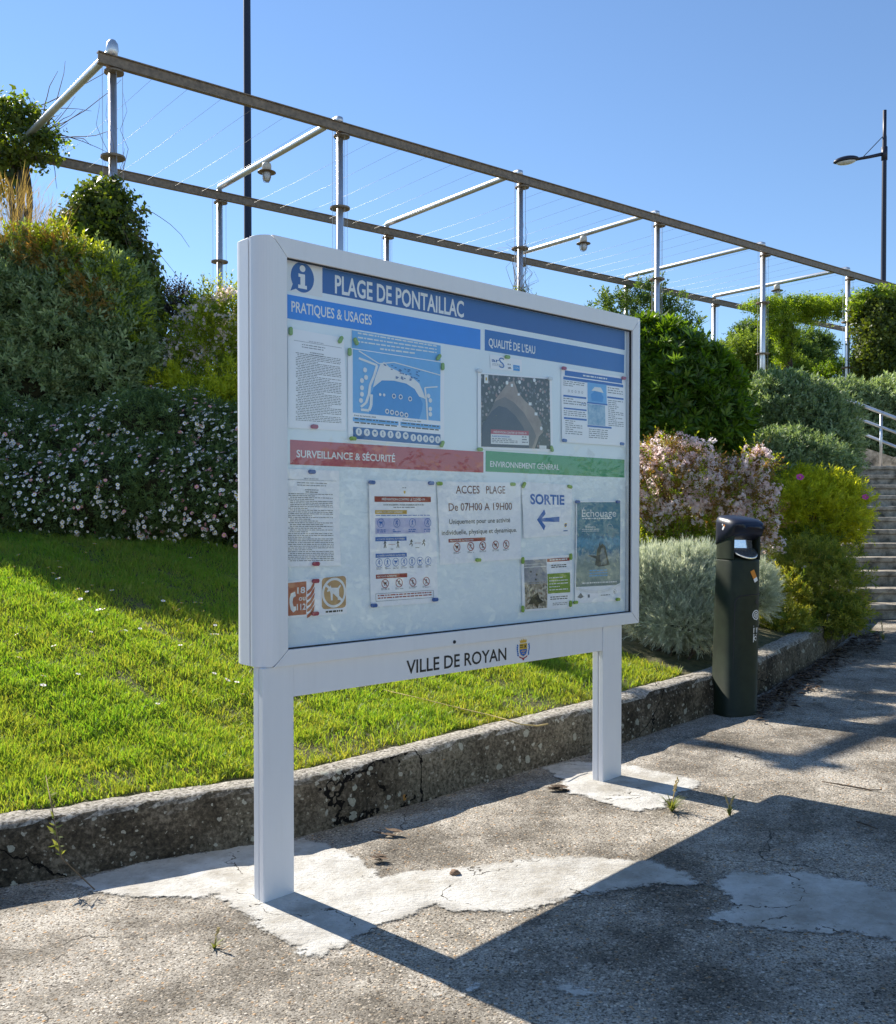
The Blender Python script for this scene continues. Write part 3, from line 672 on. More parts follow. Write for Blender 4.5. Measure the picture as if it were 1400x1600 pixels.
# back case with rounded edges and the dark gasket slit between the halves
bm = bmesh.new(); cs = [(-.117, .064), (-.117, .115)] + [(-.068 - .049*math.cos(a), .115 + .049*math.sin(a)) for a in [R(x) for x in range(10, 91, 10)]]
ring = cs + [(mir(u), y) for u, y in cs[::-1]]
lo = [bm.verts.new((u, y, VO0)) for u, y in ring]; hi = [bm.verts.new((u, y, VO1)) for u, y in ring]
for i in range(len(ring)): bm.faces.new((lo[i], lo[(i+1) % len(ring)], hi[(i+1) % len(ring)], hi[i]))
bm.faces.new(lo[::-1]); bm.faces.new(hi)
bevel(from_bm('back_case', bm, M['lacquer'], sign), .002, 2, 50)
bm = bmesh.new(); box(bm, -.111, mir(-.111), .057, .066, VO0 + .006, VO1 - .006); from_bm('gasket', bm, M['rubber'], sign)
bm = bmesh.new(); box(bm, UI0 + .004, UI1 - .004, .02, .056, VI0 - .02, VI1 + .02); from_bm('back_panel', bm, M['panel'], sign)
bm = bmesh.new()
for (a, b, c, d) in ((UI0, UI1, VI1 - .004, VI1 - .0005), (UI0, UI1, VI0 + .0005, VI0 + .004), (UI0 + .0005, UI0 + .004, VI0 + .004, VI1 - .004), (UI1 - .004, UI1 - .0005, VI0 + .004, VI1 - .004)):
    box(bm, a, b, -.004, .004, c, d)
from_bm('glazing_seal', bm, M['rubber'], sign)
bm = bmesh.new(); v = [bm.verts.new(p) for p in ((UI0, -.001, VI0), (UI1, -.001, VI0), (UI1, -.001, VI1), (UI0, -.001, VI1))]; bm.faces.new(v)
from_bm('glass', bm, M['pane'], sign)
# posts: two nested profiles with a groove between
for u0, u1, zb in ((-.109, 0, -.03), (1.509, 1.633, .03)):
    bm = bmesh.new(); box(bm, u0, u1, 0, .024, zb, VO0 - .0005); box(bm, u0 + .006, u1 - .006, .024, .03, zb, VO0 - .001); box(bm, u0 + .001, u1 - .001, .03, .058, zb, VO0 - .0005)
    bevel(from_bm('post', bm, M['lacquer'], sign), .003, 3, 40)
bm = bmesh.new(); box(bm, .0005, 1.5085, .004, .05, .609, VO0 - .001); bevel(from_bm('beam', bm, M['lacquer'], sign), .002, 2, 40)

bm = bmesh.new(); lathe(bm, [(.006, 0), (.006, .003), (.004, .004)], 14)
lk_ = from_bm('lock', bm, M['rubber'], sign, (.66, -.0121, .722)); lk_.rotation_euler = (R(90), 0, 0)
# lettering
_fd = {}
def glyphs(body, bold=.0):
    """flat letter mesh with its baseline at 0 and cap height 1"""
    k = (body, bold)
    if k in _fd: return _fd[k]
    def make(tx):
        c = bpy.data.curves.new('t', 'FONT'); c.body = tx; c.offset = bold; c.resolution_u = 3; c.size = 1
        o = bpy.data.objects.new('t', c); COL.objects.link(o)
        dg = bpy.context.evaluated_depsgraph_get(); me = bpy.data.meshes.new_from_object(o.evaluated_get(dg))
        bpy.data.objects.remove(o); bpy.data.curves.remove(c)
        V = np.zeros(len(me.vertices)*3, np.float32); me.vertices.foreach_get('co', V); V = V.reshape(-1, 3)[:, :2]
        P = [list(p.vertices) for p in me.polygons]; bpy.data.meshes.remove(me); return V, P
    H, _ = make('H'); cap = H[:, 1].max() - H[:, 1].min(); y0 = H[:, 1].min()
    V, P = make(body); V = V.copy(); V[:, 1] = (V[:, 1] - y0) / cap; V[:, 0] = (V[:, 0] - V[:, 0].min()) / cap
    _fd[k] = (V, P); return _fd[k]
def sign_text(body, u0, u1, v0, cap, y, mat, bold, parent, name='lettering', shear=0.0):
    V, P = glyphs(body, bold); sx = (u1 - u0) / V[:, 0].max()
    me = bpy.data.meshes.new(name); me.from_pydata([(u0 + x*sx, y, v0 + z*cap) for x, z in V], [], P); me.update()
    return link(name, me, mat, parent)
def rect_px(q, y=.018):
    p = [SP(x, yy, y) for x, yy in q]; return (p[0][0] + p[3][0])/2, (p[1][0] + p[2][0])/2, (p[2][1] + p[3][1])/2, (p[0][1] + p[1][1])/2   # u0 u1 v0 v1
def band(q, mat, y, name='heading_band', clampu=None):
    u0, u1, v0, v1 = rect_px(q)
    if clampu: u0, u1 = max(u0, clampu[0]), min(u1, clampu[1])
    bm = bmesh.new(); box(bm, u0, u1, y, .0199, v0, v1); return from_bm(name, bm, mat, sign), (u0, u1, v0, v1)
cl = (UI0 + .001, UI1 - .03)
b_, r_ = band([(440,404),(503,416),(505,464),(440,453)], M['white_ink'], .0192, 'pictogram_plate', (UI0 + .0005, 9))
icon_uv = r_
b1, rr1 = band([(503,413),(977,515),(976,542),(505,464)], M['navy'], .0191)
b2, rr2 = band([(440,456),(751,516.5),(751,546),(440,496)], M['azure'], .0190, clampu=(UI0 + .0005, 9))
b3, rr3 = band([(758,515),(975.5,554),(975.5,582),(758,548.5)], M['teal'], .0190)
b4, rr4 = band([(454,685),(755.7,707.6),(755.7,739.7),(453.6,724)], M['red'], .0190)
b5, rr5 = band([(759,708),(976,715),(976,742.5),(759.6,741)], M['green'], .0190)
for o, nm in ((b1, 'navy heading band'), (b2, 'bright blue heading band'), (b3, 'blue heading band at the right'), (b4, 'faded red heading band'), (b5, 'green heading band')): o['label'] = nm
def head(body, q, bold, parent):
    u0, u1, v0, v1 = rect_px(q); a, b = SP(*q[3]), SP(*q[2]); v = (a[1] + b[1]) / 2; cap = ((SP(*q[0])[1] - a[1]) + (SP(*q[1])[1] - b[1])) / 2
    sign_text(body, u0, u1, v, cap, .0186, M['white_ink'], bold, parent)
head('PLAGE DE PONTAILLAC', [(524,431),(725,469.5),(725,494),(523,461)], .022, b1)
head('PRATIQUES & USAGES', [(456,471),(581,491.5),(581,506),(455,489)], .016, b2)
head("QUALITÉ DE L’EAU", [(764,527.5),(837,541.5),(836,552.5),(763.5,542)], .018, b3)
head('SURVEILLANCE & SÉCURITÉ', [(464,702),(617.5,712),(617.5,723),(463,713.5)], .018, b4)
head('ENVIRONNEMENT GÉNÉRAL', [(766,722),(874,724.5),(874,732.5),(766,731.5)], .016, b5)
# the (i) speech bubble
iu = (icon_uv[0] + icon_uv[1])/2; iv = (icon_uv[2] + icon_uv[3])/2; ir = .0465
bm = bmesh.new(); ring = []
for k in range(64):
    a = 2*math.pi*k/64; r_ = ir*(1.0)
    x, z = r_*.92*math.cos(a), r_*1.0*math.sin(a)
    if 218 < math.degrees(a) < 236: x, z = -ir*.95, -ir*1.02
    ring.append(bm.verts.new((iu + x, .0187, iv + z + .002)))
bmesh.ops.remove_doubles(bm, verts=bm.verts[:], dist=1e-6); bm.faces.new([v for v in ring if v.is_valid])
bub = from_bm('information_bubble', bm, M['navy'], b_)
bm = bmesh.new()
vs = [bm.verts.new((iu + .0105*math.cos(a), .0183, iv + .029 + .0105*math.sin(a))) for a in [2*math.pi*k/20 for k in range(20)]]; bm.faces.new(vs)
stem = [(-.015, .012), (.009, .012), (.009, -.022), (.016, -.022), (.016, -.033), (-.016, -.033), (-.016, -.022), (-.008, -.022), (-.008, .002), (-.015, .002)]
bm.faces.new([bm.verts.new((iu + x, .0183, iv + z)) for x, z in stem]); from_bm('lettering', bm, M['white_ink'], bub)
# beam lettering and crest
u0, _ = SP(635, 1030, .004); u1, _ = SP(791, 1010, .004)
va, vb = SP(636, 1051, .004)[1], SP(790, 1033.5, .004)[1]; vc = SP(635, 1030, .004)[1]
sign_text('VILLE DE ROYAN', u0, u1, (va + vb)/2, vc - va, .0034, M['black_ink'], .014, sign)
cu, cv = SP(817.5, 1013, .004); cs_ = .034
crest = empty('crest', (cu, 0, cv), 0); crest.parent = sign
def crest_poly(name, polys, mat, y):
    bm = bmesh.new()
    for p in polys: bm.faces.new([bm.verts.new((x*cs_, y, z*cs_)) for x, z in p])
    return from_bm(name, bm, mat, crest)
shield = [(-.62, .55), (.62, .55), (.62, -.35), (.45, -.72), (0, -.95), (-.45, -.72), (-.62, -.35)]
crest_poly('shield', [shield], M['gold'], .0034)
crest_poly('shield_blue', [[(-.57, -.1), (.57, -.1), (.57, -.35), (.4, -.68), (0, -.88), (-.4, -.68), (-.57, -.35)]], M['blue_ink'], .0031)
crest_poly('shield_bars', [[(-.56, .42), (-.02, .42), (-.02, .32), (-.56, .32)], [(-.56, .2), (.0, .2), (.0, .1), (-.56, .1)], [(.1, .45), (.3, .3), (.5, .46), (.42, .2), (.52, .0), (.3, .12), (.1, .0), (.2, .22)]], M['black_ink'], .0031)
crest_poly('shield_waves', [[(-.35, -.3), (-.12, -.22), (.1, -.3), (.35, -.22), (.35, -.32), (.1, -.4), (-.12, -.32), (-.35, -.4)], [(-.2, -.55), (0, -.48), (.2, -.55), (.2, -.63), (0, -.56), (-.2, -.63)]], M['gold'], .0029)
cw = [(-.5, .62), (.5, .62), (.62, 1.02)] + [p for k in range(5) for p in ((.62 - .25*k - .1, .8), (.62 - .25*(k+1), 1.05 if k < 4 else 1.02))]
crest_poly('crown', [[(-.5, .62), (.5, .62), (.6, 1.0), (.38, .84), (.3, 1.08), (.12, .86), (0, 1.14), (-.12, .86), (-.3, 1.08), (-.38, .84), (-.6, 1.0)]], M['gold'], .0034)
lv = []
for sgn in (-1, 1):
    for k in range(6):
        x, z = sgn*(.78 + .06*math.sin(k)), .4 - k*.22
        lv.append([(x, z), (x + sgn*.2, z + .16), (x + sgn*.26, z - .05), (x + sgn*.05, z - .15)])
crest_poly('laurel', lv, M['teal'], .0033)
crest_poly('ribbon', [[(-.7, -.8), (-.3, -.98), (0, -1.06), (.3, -.98), (.7, -.8), (.62, -1.0), (.2, -1.15), (.05, -1.35), (-.05, -1.35), (-.2, -1.15), (-.62, -1.0)]], M['dark_red'], .0032)

# ------------------------------------------------------------------ sheets pinned up behind the glass
ROTM = Matrix.Rotation(SROT, 4, 'Z')
def sign_world(u, y, v): return A0 + SD*u + BKW*y + Vector((0, 0, v))
class Sheet:
    def __init__(s, quad, name, label, cat, y=.0178, mat=None, curl=.003, seed=0, group='sheets pinned behind the glass'):
        s.q = [Vector((*SP(px, py, y), 0)).to_2d() for px, py in quad]           # TL TR BR BL in (u, v)
        s.o = (s.q[2] + s.q[3]) / 2; s.y = y; s.cu = curl; s.sd = seed
        s.w = ((s.q[1] - s.q[0]).length + (s.q[2] - s.q[3]).length)/2; s.h = ((s.q[0] - s.q[3]).length + (s.q[1] - s.q[2]).length)/2
        n = 10; V = []
        for j in range(n+1):
            for i in range(n+1): V.append(s.m(i/n, j/n, 0))
        I = np.arange((n+1)**2).reshape(n+1, n+1); F = np.stack([I[:-1, :-1], I[1:, :-1], I[1:, 1:], I[:-1, 1:]], -1).reshape(-1, 4)
        s.ob = link(name, np_mesh(name, V, [F]), mat or M['paper'], loc=sign_world(s.o.x, y, s.o.y), smooth=True)
        s.ob.rotation_euler.z = SROT; tag(s.ob, label, cat, group)
    def m(s, a, b, layer):
        p = s.q[0]*(1-a)*(1-b) + s.q[1]*a*(1-b) + s.q[2]*a*b + s.q[3]*(1-a)*b
        bend = s.cu*(math.sin(2.3*a + 1.7*b + s.sd)*math.sin(2.6*b - 1.1*a + 2*s.sd)) + s.cu*.8*math.cos(5*b + s.sd)*.4
        return (p.x - s.o.x, -abs(s.cu) + bend - layer*.0005, p.y - s.o.y)
    def add(s, name, mat, polys, layer=1, sub=False):
        V = []; F = []
        for p in polys:
            if len(p) == 4 and (sub or max(q[0] for q in p) - min(q[0] for q in p) > .1):
                n = 8 if sub else 6; b0 = len(V)
                for j in range(n+1):
                    for i in range(n+1):
                        u, v = i/n, j/n; a = [p[0][k]*(1-u)*(1-v) + p[1][k]*u*(1-v) + p[2][k]*u*v + p[3][k]*(1-u)*v for k in (0, 1)]; V.append(s.m(a[0], a[1], layer))
                for j in range(n):
                    for i in range(n): c = b0 + j*(n+1) + i; F.append((c, c+1, c+n+2, c+n+1))
            else:
                b0 = len(V); V += [s.m(a, b, layer) for a, b in p]; F.append(tuple(range(b0, b0 + len(p))))
        me = bpy.data.meshes.new(name); me.from_pydata(V, [], F); me.update(); return link(name, me, mat, s.ob)
    def rect(s, name, mat, a0, b0, a1, b1, layer=1): return s.add(name, mat, [[(a0, b0), (a1, b0), (a1, b1), (a0, b1)]], layer, True)
    def bars(s, name, mat, rects, layer=1): return s.add(name, mat, [[(a0, b0), (a1, b0), (a1, b1), (a0, b1)] for a0, b0, a1, b1 in rects], layer)
    def lines(s, a0, a1, b0, b1, n, seed=0, fill=.5, short=.25, name='small_print', mat=None, layer=1, indent=0):
        rr = random.Random(seed); R_ = []; st = (b1 - b0)/n
        for i in range(n):
            e = a1 - (rr.uniform(.2, .6)*(a1 - a0) if rr.random() < short else 0); x = a0 + (indent if rr.random() < .3 else 0); b = b0 + st*i
            while x < e - .012:
                l = min(rr.uniform(.018, .075), e - x); R_.append((x, b, x + l, b + st*fill)); x += l + .011
        return s.bars(name, mat or M['black_ink'], R_, layer)
    def text(s, body, a0, a1, b, cap, mat, bold=.0, layer=1, name='lettering'):
        V, P = glyphs(body, bold); sx = (a1 - a0)/V[:, 0].max(); me = bpy.data.meshes.new(name)
        me.from_pydata([s.m(a0 + x*sx, b - z*cap, layer) for x, z in V], [], P); me.update(); return link(name, me, mat, s.ob)
    def disc(s, a, b, r, n=18): return [(a + r/s.w*math.cos(2*math.pi*k/n), b + r/s.h*math.sin(2*math.pi*k/n)) for k in range(n)]
    def ring(s, a, b, r, wd, n=18):
        o = s.disc(a, b, r, n); i = s.disc(a, b, r - wd, n); return [[o[k], o[(k+1) % n], i[(k+1) % n], i[k]] for k in range(n)]
    def slash(s, a, b, r, wd, ang=45):
        c, d = math.cos(R(ang)), math.sin(R(ang)); return [[(a + (x*c - y*d)/s.w, b + (x*d + y*c)/s.h) for x, y in ((-r, -wd), (r, -wd), (r, wd), (-r, wd))]]
    def shape(s, a, b, sc, pts): return [(a + x*sc/s.w, b - y*sc/s.h) for x, y in pts]
WALK = [(-.1, .95), (.12, .95), (.15, .65), (.4, .35), (.3, .25), (.1, .4), (.15, .05), (.4, -.8), (.2, -.85), (0, -.2), (-.3, -.9), (-.48, -.8), (-.15, .0), (-.15, .4), (-.38, .1), (-.45, .2), (-.2, .62)]
RUNP = [(.1, .95), (.3, .9), (.28, .62), (.55, .35), (.45, .25), (.15, .42), (.1, .1), (.45, -.25), (.3, -.8), (.12, -.75), (.2, -.3), (-.1, -.1), (-.5, -.5), (-.65, -.4), (-.12, .2), (-.05, .5), (-.35, .25), (-.42, .35), (-.05, .7)]
DOG = [(-.85, .25), (-.6, .5), (-.45, .75), (-.3, .5), (.45, .45), (.8, .75), (.85, .6), (.62, .3), (.62, -.1), (.68, -.75), (.48, -.75), (.4, -.15), (-.15, -.1), (-.15, -.75), (-.36, -.75), (-.42, 0), (-.5, .2), (-.8, .12)]
def notice(q, name, label, seed, head_b):
    d = Sheet(q, name, label, 'notice', seed=seed)
    d.text('VILLE DE ROYAN', .36, .62, head_b, .011, M['grey_ink'], .01)
    d.bars('rule', M['grey_ink'], [(.1 if seed == 1 else .0, head_b + .008, .95, head_b + .0115)])
    d.lines(.24, .78, head_b + .035, head_b + .085, 2, seed + 3, .3, .3, mat=M['grey_ink'])
    d.text('DU MAIRE DE ROYAN', .38, .62, head_b + .115, .011, M['black_ink'], .03); d.lines(.39, .61, head_b + .128, head_b + .138, 1, 5, .8, 0)
    d.bars('rule', M['grey_ink'], [(.28, head_b + .15, .72, head_b + .153)])
    return d
n1 = notice([(449.7,512),(536.7,528),(540,673.5),(448.6,668.5)], 'notice_sheet', 'typed white notice under the bright blue heading, left of the beach map', 1, .105)
n1.lines(.13, .92, .235, .93, 40, 5, .3, .22, indent=.03)
n2 = notice([(441,732),(528.4,735.6),(532.4,884),(441,885.8)], 'notice_sheet', 'typed white notice under the red heading, above the fire and dog labels', 2, .10)
n2.lines(.09, .88, .25, .955, 38, 9, .3, .35, indent=.03)
# beach plan: pale blue strip behind, map sheet in front
s = Sheet([(550,516),(688.3,540),(688,572),(550,560)], 'blue_sheet', 'pale blue text sheet showing above the top edge of the beach map', 'sheet', y=.0182, mat=M['sky_ink'], curl=.0005)
s.lines(.06, .95, .04, .5, 3, 3, .35, .2, mat=M['white_ink']); s.lines(.3, .7, .5, .95, 2, 4, .3, .2, mat=M['white_ink'])
mp = Sheet([(542.9,543),(694,566),(694,698.6),(544,687)], 'beach_map', 'large blue and white map of the beach with pictograms along its foot', 'map', seed=4, curl=.0012)
mp.rect('map_ground', M['sky_ink'], .045, .01, .955, .70, 1)
sea = [(.20, .70), (.22, .48), (.25, .40), (.33, .31), (.45, .30), (.58, .31), (.68, .36), (.73, .44), (.76, .52), (.75, .60), (.72, .70)]
mp.add('sea', M['sea_ink'], [sea], 2)
sand = [(.24, .40), (.26, .30), (.31, .14), (.35, .10), (.40, .15), (.52, .19), (.63, .22), (.72, .29), (.76, .38), (.79, .46), (.72, .44), (.67, .36), (.58, .31), (.45, .295), (.33, .31)]
mp.add('sand', M['white_ink'], [sand], 3)
road = []
def stripe(pts, wd):
    out = []
    for (x0, y0), (x1, y1) in zip(pts, pts[1:]):
        l = math.hypot(x1-x0, y1-y0); nx, ny = -(y1-y0)/l*wd, (x1-x0)/l*wd; out.append([(x0+nx, y0+ny), (x1+nx, y1+ny), (x1-nx, y1-ny), (x0-nx, y0-ny)])
    return out
road = stripe([(.12, .63), (.17, .58), (.20, .48), (.21, .38), (.25, .27), (.28, .15), (.10, .1)], .012) + stripe([(.12, .66), (.2, .66), (.22, .6), (.225, .48)], .014) + stripe([(.1, .02), (.3, .13), (.45, .09), (.95, .16)], .006) + stripe([(.78, .33), (.80, .5), (.81, .7)], .009) + stripe([(.78, .33), (.92, .3)], .007)
mp.add('roads', M['white_ink'], road, 4)
sq = [(.13, .34), (.13, .42), (.13, .49), (.12, .56), (.82, .42), (.84, .47), (.84, .57), (.84, .63), (.17, .30), (.16, .22)]
mp.add('markers', M['white_ink'], [mp.disc(a, b, .008) for a, b in sq] + [mp.disc(a, b, .0085) for a, b in ((.45, .47), (.52, .47), (.62, .48), (.38, .65), (.43, .655), (.48, .66), (.53, .665), (.58, .67))] + [mp.disc(.31, .47, .005), mp.disc(.35, .47, .005)], 5)
rr_ = random.Random(2)
mp.add('buildings', M['deep_ink'], [[(a, b), (a + .02, b + .004), (a + .018, b + .014), (a - .002, b + .01)] for a, b in [(rr_.uniform(.33, .72), rr_.uniform(.12, .26)) for _ in range(34)]] + [mp.disc(.45, .47, .005), mp.disc(.52, .47, .005), mp.disc(.62, .48, .005)] + [mp.disc(a, b, .0045) for a, b in ((.38, .65), (.43, .655), (.48, .66), (.53, .665), (.58, .67))], 6)
mp.text('Zone de baignade 2020', .055, .27, .735, .014, M['black_ink'], .02); mp.text('Chenal traversier 2020', .54, .74, .735, .014, M['black_ink'], .02)
mp.bars('table_rows', M['sky_ink'], [(.045, .75, .50, .795), (.52, .75, .955, .795)])
mp.lines(.06, .49, .758, .84, 2, 3, .3, 0, mat=M['black_ink'], layer=2); mp.lines(.53, .94, .758, .84, 2, 7, .3, 0, mat=M['black_ink'], layer=2)
mp.rect('pictogram_band', M['deep_ink'], .045, .855, .955, .985, 1)
pc = [(.1 + .079*i, .905) for i in range(7)] + [(.655 + .067*i, .92) for i in range(5)]
mp.add('pictograms', M['white_ink'], [q for a, b in pc for q in [mp.disc(a, b, .0125)]], 2)
mp.add('pictogram_marks', M['deep_ink'], [mp.shape(a, b, .008, [WALK, RUNP, DOG, WALK][i % 4]) for i, (a, b) in enumerate(pc)], 3)
# water agency card
ar = Sheet([(765.4,553.5),(815,562.5),(815,581.5),(766.4,575.8)], 'agency_card', 'small white card with the letters ars below the water heading', 'card', curl=.0006)
ar.text('ar', .04, .28, .5, .26, M['deep_ink'], .02); ar.text('S', .27, .44, .86, .75, M['teal'], -.005)
ar.lines(.05, .4, .6, .8, 3, 2, .3, mat=M['grey_ink']); ar.rect('blue_block', M['sea_ink'], .72, .5, .93, .95); ar.add('emblem', M['grey_ink'], [ar.disc(.56, .52, .003), ar.disc(.62, .52, .003), [(.54, .78), (.63, .7), (.66, .84), (.56, .86)]])
ar.lines(.75, .9, .64, .84, 2, 2, .3, 0, mat=M['white_ink'], layer=2)
# aerial photograph
def aerial_mat():
    m, t, p, o = new_mat('aerial_town'); v = coords(t); vo = voro(t, v, 75); sp = t.nodes.new('ShaderNodeSeparateColor'); t.links.new(vo.outputs['Color'], sp.inputs[0])
    c = ramp(t, sp.outputs[0], [(0, (.07, .08, .09)), (.35, (.15, .15, .17)), (.55, (.27, .24, .25)), (.75, (.33, .19, .17)), (.9, (.62, .58, .56)), (1, (.08, .12, .08))])
    c2 = mix(t, mathn(t, 'LESS_THAN', vo.outputs['Distance'], .42), (.05, .06, .06), c.outputs[0]); t.links.new(c2, p.inputs['Base Color']); p.inputs['Roughness'].default_value = .45; return m
def two_tone(name, c0, c1, scale, rough=.45, det=6):
    m, t, p, o = new_mat(name); c = ramp(t, noise(t, coords(t), scale, det, .65), [(.35, c0), (.65, c1)]); t.links.new(c.outputs[0], p.inputs['Base Color']); p.inputs['Roughness'].default_value = rough; return m
ap = Sheet([(746,581.8),(861.8,590.4),(864,706),(746,701.8)], 'aerial_photo', 'dark aerial photo print of the bay under the water heading', 'photo print', seed=3, curl=.0015)
ap.rect('town', aerial_mat(), .04, .02, .965, .965, 1)
ap.add('sand', two_tone('aerial_sand', (.26, .2, .17), (.4, .32, .27), 14), [[(.17, .5), (.22, .34), (.32, .2), (.40, .1), (.47, .08), (.52, .22), (.60, .32), (.74, .44), (.83, .6), (.86, .74), (.80, .8), (.74, .965), (.68, .965), (.06, .965), (.06, .7)]], 2)
ap.add('wet_sand', two_tone('aerial_wet_sand', (.13, .12, .13), (.19, .165, .16), 10), [[(.1, .6), (.22, .36), (.34, .30), (.46, .36), (.6, .5), (.72, .7), (.76, .8), (.70, .965), (.05, .965), (.05, .7)]], 3)
ap.add('sea', two_tone('aerial_sea', (.035, .05, .085), (.06, .075, .115), 6), [[(.06, .66), (.17, .5), (.26, .42), (.36, .44), (.48, .54), (.58, .68), (.64, .84), (.66, .965), (.045, .965), (.045, .75)]], 4)
ap.rect('caption_band', M['red'], .155, .735, .655, .795, 5); ap.text('PRÉVENTION CONTRE LE COVID-19', .19, .62, .782, .026, M['white_ink'], .01, 6)
ap.rect('caption_box', M['white_ink'], .155, .795, .655, .925, 5); ap.text('PLAGE DE PONTAILLAC', .17, .4, .832, .018, M['blue_ink'], .02, 6); ap.lines(.17, .5, .85, .915, 3, 4, .4, mat=M['grey_ink'], layer=6); ap.lines(.56, .64, .81, .915, 3, 4, .4, mat=M['grey_ink'], layer=6)
ap.bars('markers', M['white_ink'], [(.075, .025, .125, .135), (.80, .92, .9, .965), (.66, .35, .70, .39), (.74, .48, .78, .52), (.51, .24, .54, .27), (.42, .12, .45, .16)], 5)
ap.add('markers', M['white_ink'], [ap.disc(a, b, .0075) for a, b in ((.37, .11), (.54, .09), (.745, .05), (.83, .69))], 5)
ap.bars('markers', M['gold'], [(.09, .06, .11, .10), (.22, .55, .226, .556)], 6)
# water analysis sheet
an = Sheet([(876.8,574.3),(976,589.3),(976,697.5),(876.8,691)], 'analysis_sheet', 'white water quality sheet with blue tables at the right edge', 'notice', seed=5)
an.bars('blue_bands', M['blue_ink'], [(.05, .03, .95, .1), (.03, .115, .97, .155), (.03, .36, .37, .385), (.03, .53, .37, .55), (.03, .66, .37, .685), (.7, .31, .97, .335), (.38, .42, .7, .44), (.38, .74, .76, .765)], 1)
an.lines(.32, .7, .055, .085, 1, 3, .7, 0, mat=M['white_ink'], layer=2)
an.rect('plan', M['sky_ink'], .39, .15, .69, .42, 1); an.add('bay', M['sea_ink'], [[(.45, .4), (.44, .31), (.5, .26), (.6, .27), (.64, .33), (.62, .4)]], 2); an.add('sand', M['white_ink'], [[(.45, .26), (.5, .2), (.6, .2), (.64, .27), (.6, .265), (.5, .255)]], 2)
an.rect('aerial_view', two_tone('faded_aerial', (.12, .3, .5), (.42, .58, .7), 45), .385, .445, .66, .735, 1)
for k, z in enumerate(((.03, .36, .17, .25), (.03, .36, .4, .5), (.03, .36, .57, .65), (.05, .3, .70, .9), (.71, .96, .18, .28), (.71, .96, .36, .74), (.4, .7, .79, .93))):
    an.lines(*z, max(3, int((z[3] - z[2])/.026)), k, .35, .3, mat=M['grey_ink'])
an.add('pictograms', M['grey_ink'], [q for i in range(5) for q in an.ring(.11 + .05*i, .3, .005, .0015, 12)], 1); an.text('ars', .29, .37, .46, .022, M['teal'], .01)
# emergency number and no-dogs label strip
la = Sheet([(441,909),(541.5,899.2),(541.5,958.5),(441,966.5)], 'label_strip', 'faded strip with a red 18 ou 112 label and a tan no dogs label', 'label', curl=.0008)
la.rect('fire_label', M['brick_ink'], .0, .05, .36, .94, 1); la.text('18', .22, .34, .36, .17, M['white_ink'], .02, 2); la.text('ou', .245, .345, .555, .14, M['white_ink'], .01, 2); la.text('112', .215, .35, .81, .17, M['white_ink'], .02, 2)
la.add('telephone', M['white_ink'], [[(.125, .34), (.185, .30), (.20, .42), (.16, .46), (.15, .58), (.165, .70), (.20, .70), (.205, .80), (.16, .86), (.125, .78), (.105, .62), (.105, .48)]], 2)
fl = []
for k in range(5): b = .2 + .16*k; fl.append([(.37, b + .12), (.42, b + .05), (.45, b - .05), (.49, b - .14), (.48, b), (.44, b + .12), (.40, b + .18), (.37, b + .2)])
la.add('flames', M['brick_ink'], fl, 1)
rc = lambda a0, b0, a1, b1, r: [(a0 + r, b0), (a1 - r, b0), (a1 - r*.3, b0 + r*.5), (a1, b0 + r*1.6), (a1, b1 - r*1.6), (a1 - r*.3, b1 - r*.5), (a1 - r, b1), (a0 + r, b1), (a0 + r*.3, b1 - r*.5), (a0, b1 - r*1.6), (a0, b0 + r*1.6), (a0 + r*.3, b0 + r*.5)]
la.add('no_dogs_plate', M['tan_ink'], [rc(.60, .0, .985, .84, .05)], 1); la.add('prohibition_ring', M['white_ink'], la.ring(.79, .42, .047, .008, 28) + la.slash(.79, .42, .044, .004, 40), 3)
la.add('dog_figure', M['white_ink'], [la.shape(.79, .42, .032, DOG)], 2); la.lines(.66, .93, .89, .95, 1, 3, .8, 0, mat=M['black_ink'])
# prevention poster
pv = Sheet([(574.4,749.8),(679.3,752),(684.4,941.2),(578.7,948.9)], 'prevention_poster', 'tall white poster headed PRÉVENTION CONTRE LE COVID-19 with rows of pictograms', 'poster', seed=2)
pv.add('emblem', M['gold'], [pv.shape(.52, .09, .007, shield)], 1); pv.lines(.49, .56, .055, .065, 1, 2, .5, 0)
pv.rect('heading', M['dark_red'], .075, .128, .92, .172, 1); pv.text('PRÉVENTION CONTRE LE COVID-19', .18, .82, .16, .018, M['white_ink'], .015, 2)
pv.text('ACCES REGLEMENTE : PLAGES ACCESSIBLES DE 7H A 19H', .2, .81, .2, .011, M['black_ink'], .02); pv.lines(.35, .68, .212, .222, 1, 4, .5, 0)
pv.rect('subheading', M['ochre'], .08, .237, .55, .268, 1); pv.text('RAPPEL DES GESTES BARRIÈRES', .1, .48, .259, .012, M['white_ink'], .01, 2); pv.lines(.09, .9, .276, .286, 1, 5, .6, 0, mat=M['blue_ink'])
pv.rect('panel', M['lilac'], .08, .3, .9, .425, 1); pv.add('rings', M['blue_ink'], [q for i in range(4) for q in pv.ring(.16 + .235*i, .34, .0155, .0018, 20)] + [pv.shape(.16 + .235*i, .34, .011, [DOG, RUNP, WALK, RUNP][i]) for i in range(4)], 2)
for i in range(4): pv.lines(.1 + .235*i, .23 + .225*i, .39, .42, 2, i, .5, .2, mat=M['blue_ink'], layer=2)
for b, tx in ((.45, 'ACTIVITÉS SPORTIVES AUTORISÉES'), (.58, 'ACTIVITÉS NAUTIQUES AUTORISÉES')): pv.rect('subheading', M['blue_ink'], .08, b, .54, b + .032, 1); pv.text(tx, .095, .51, b + .023, .012, M['white_ink'], .01, 2)
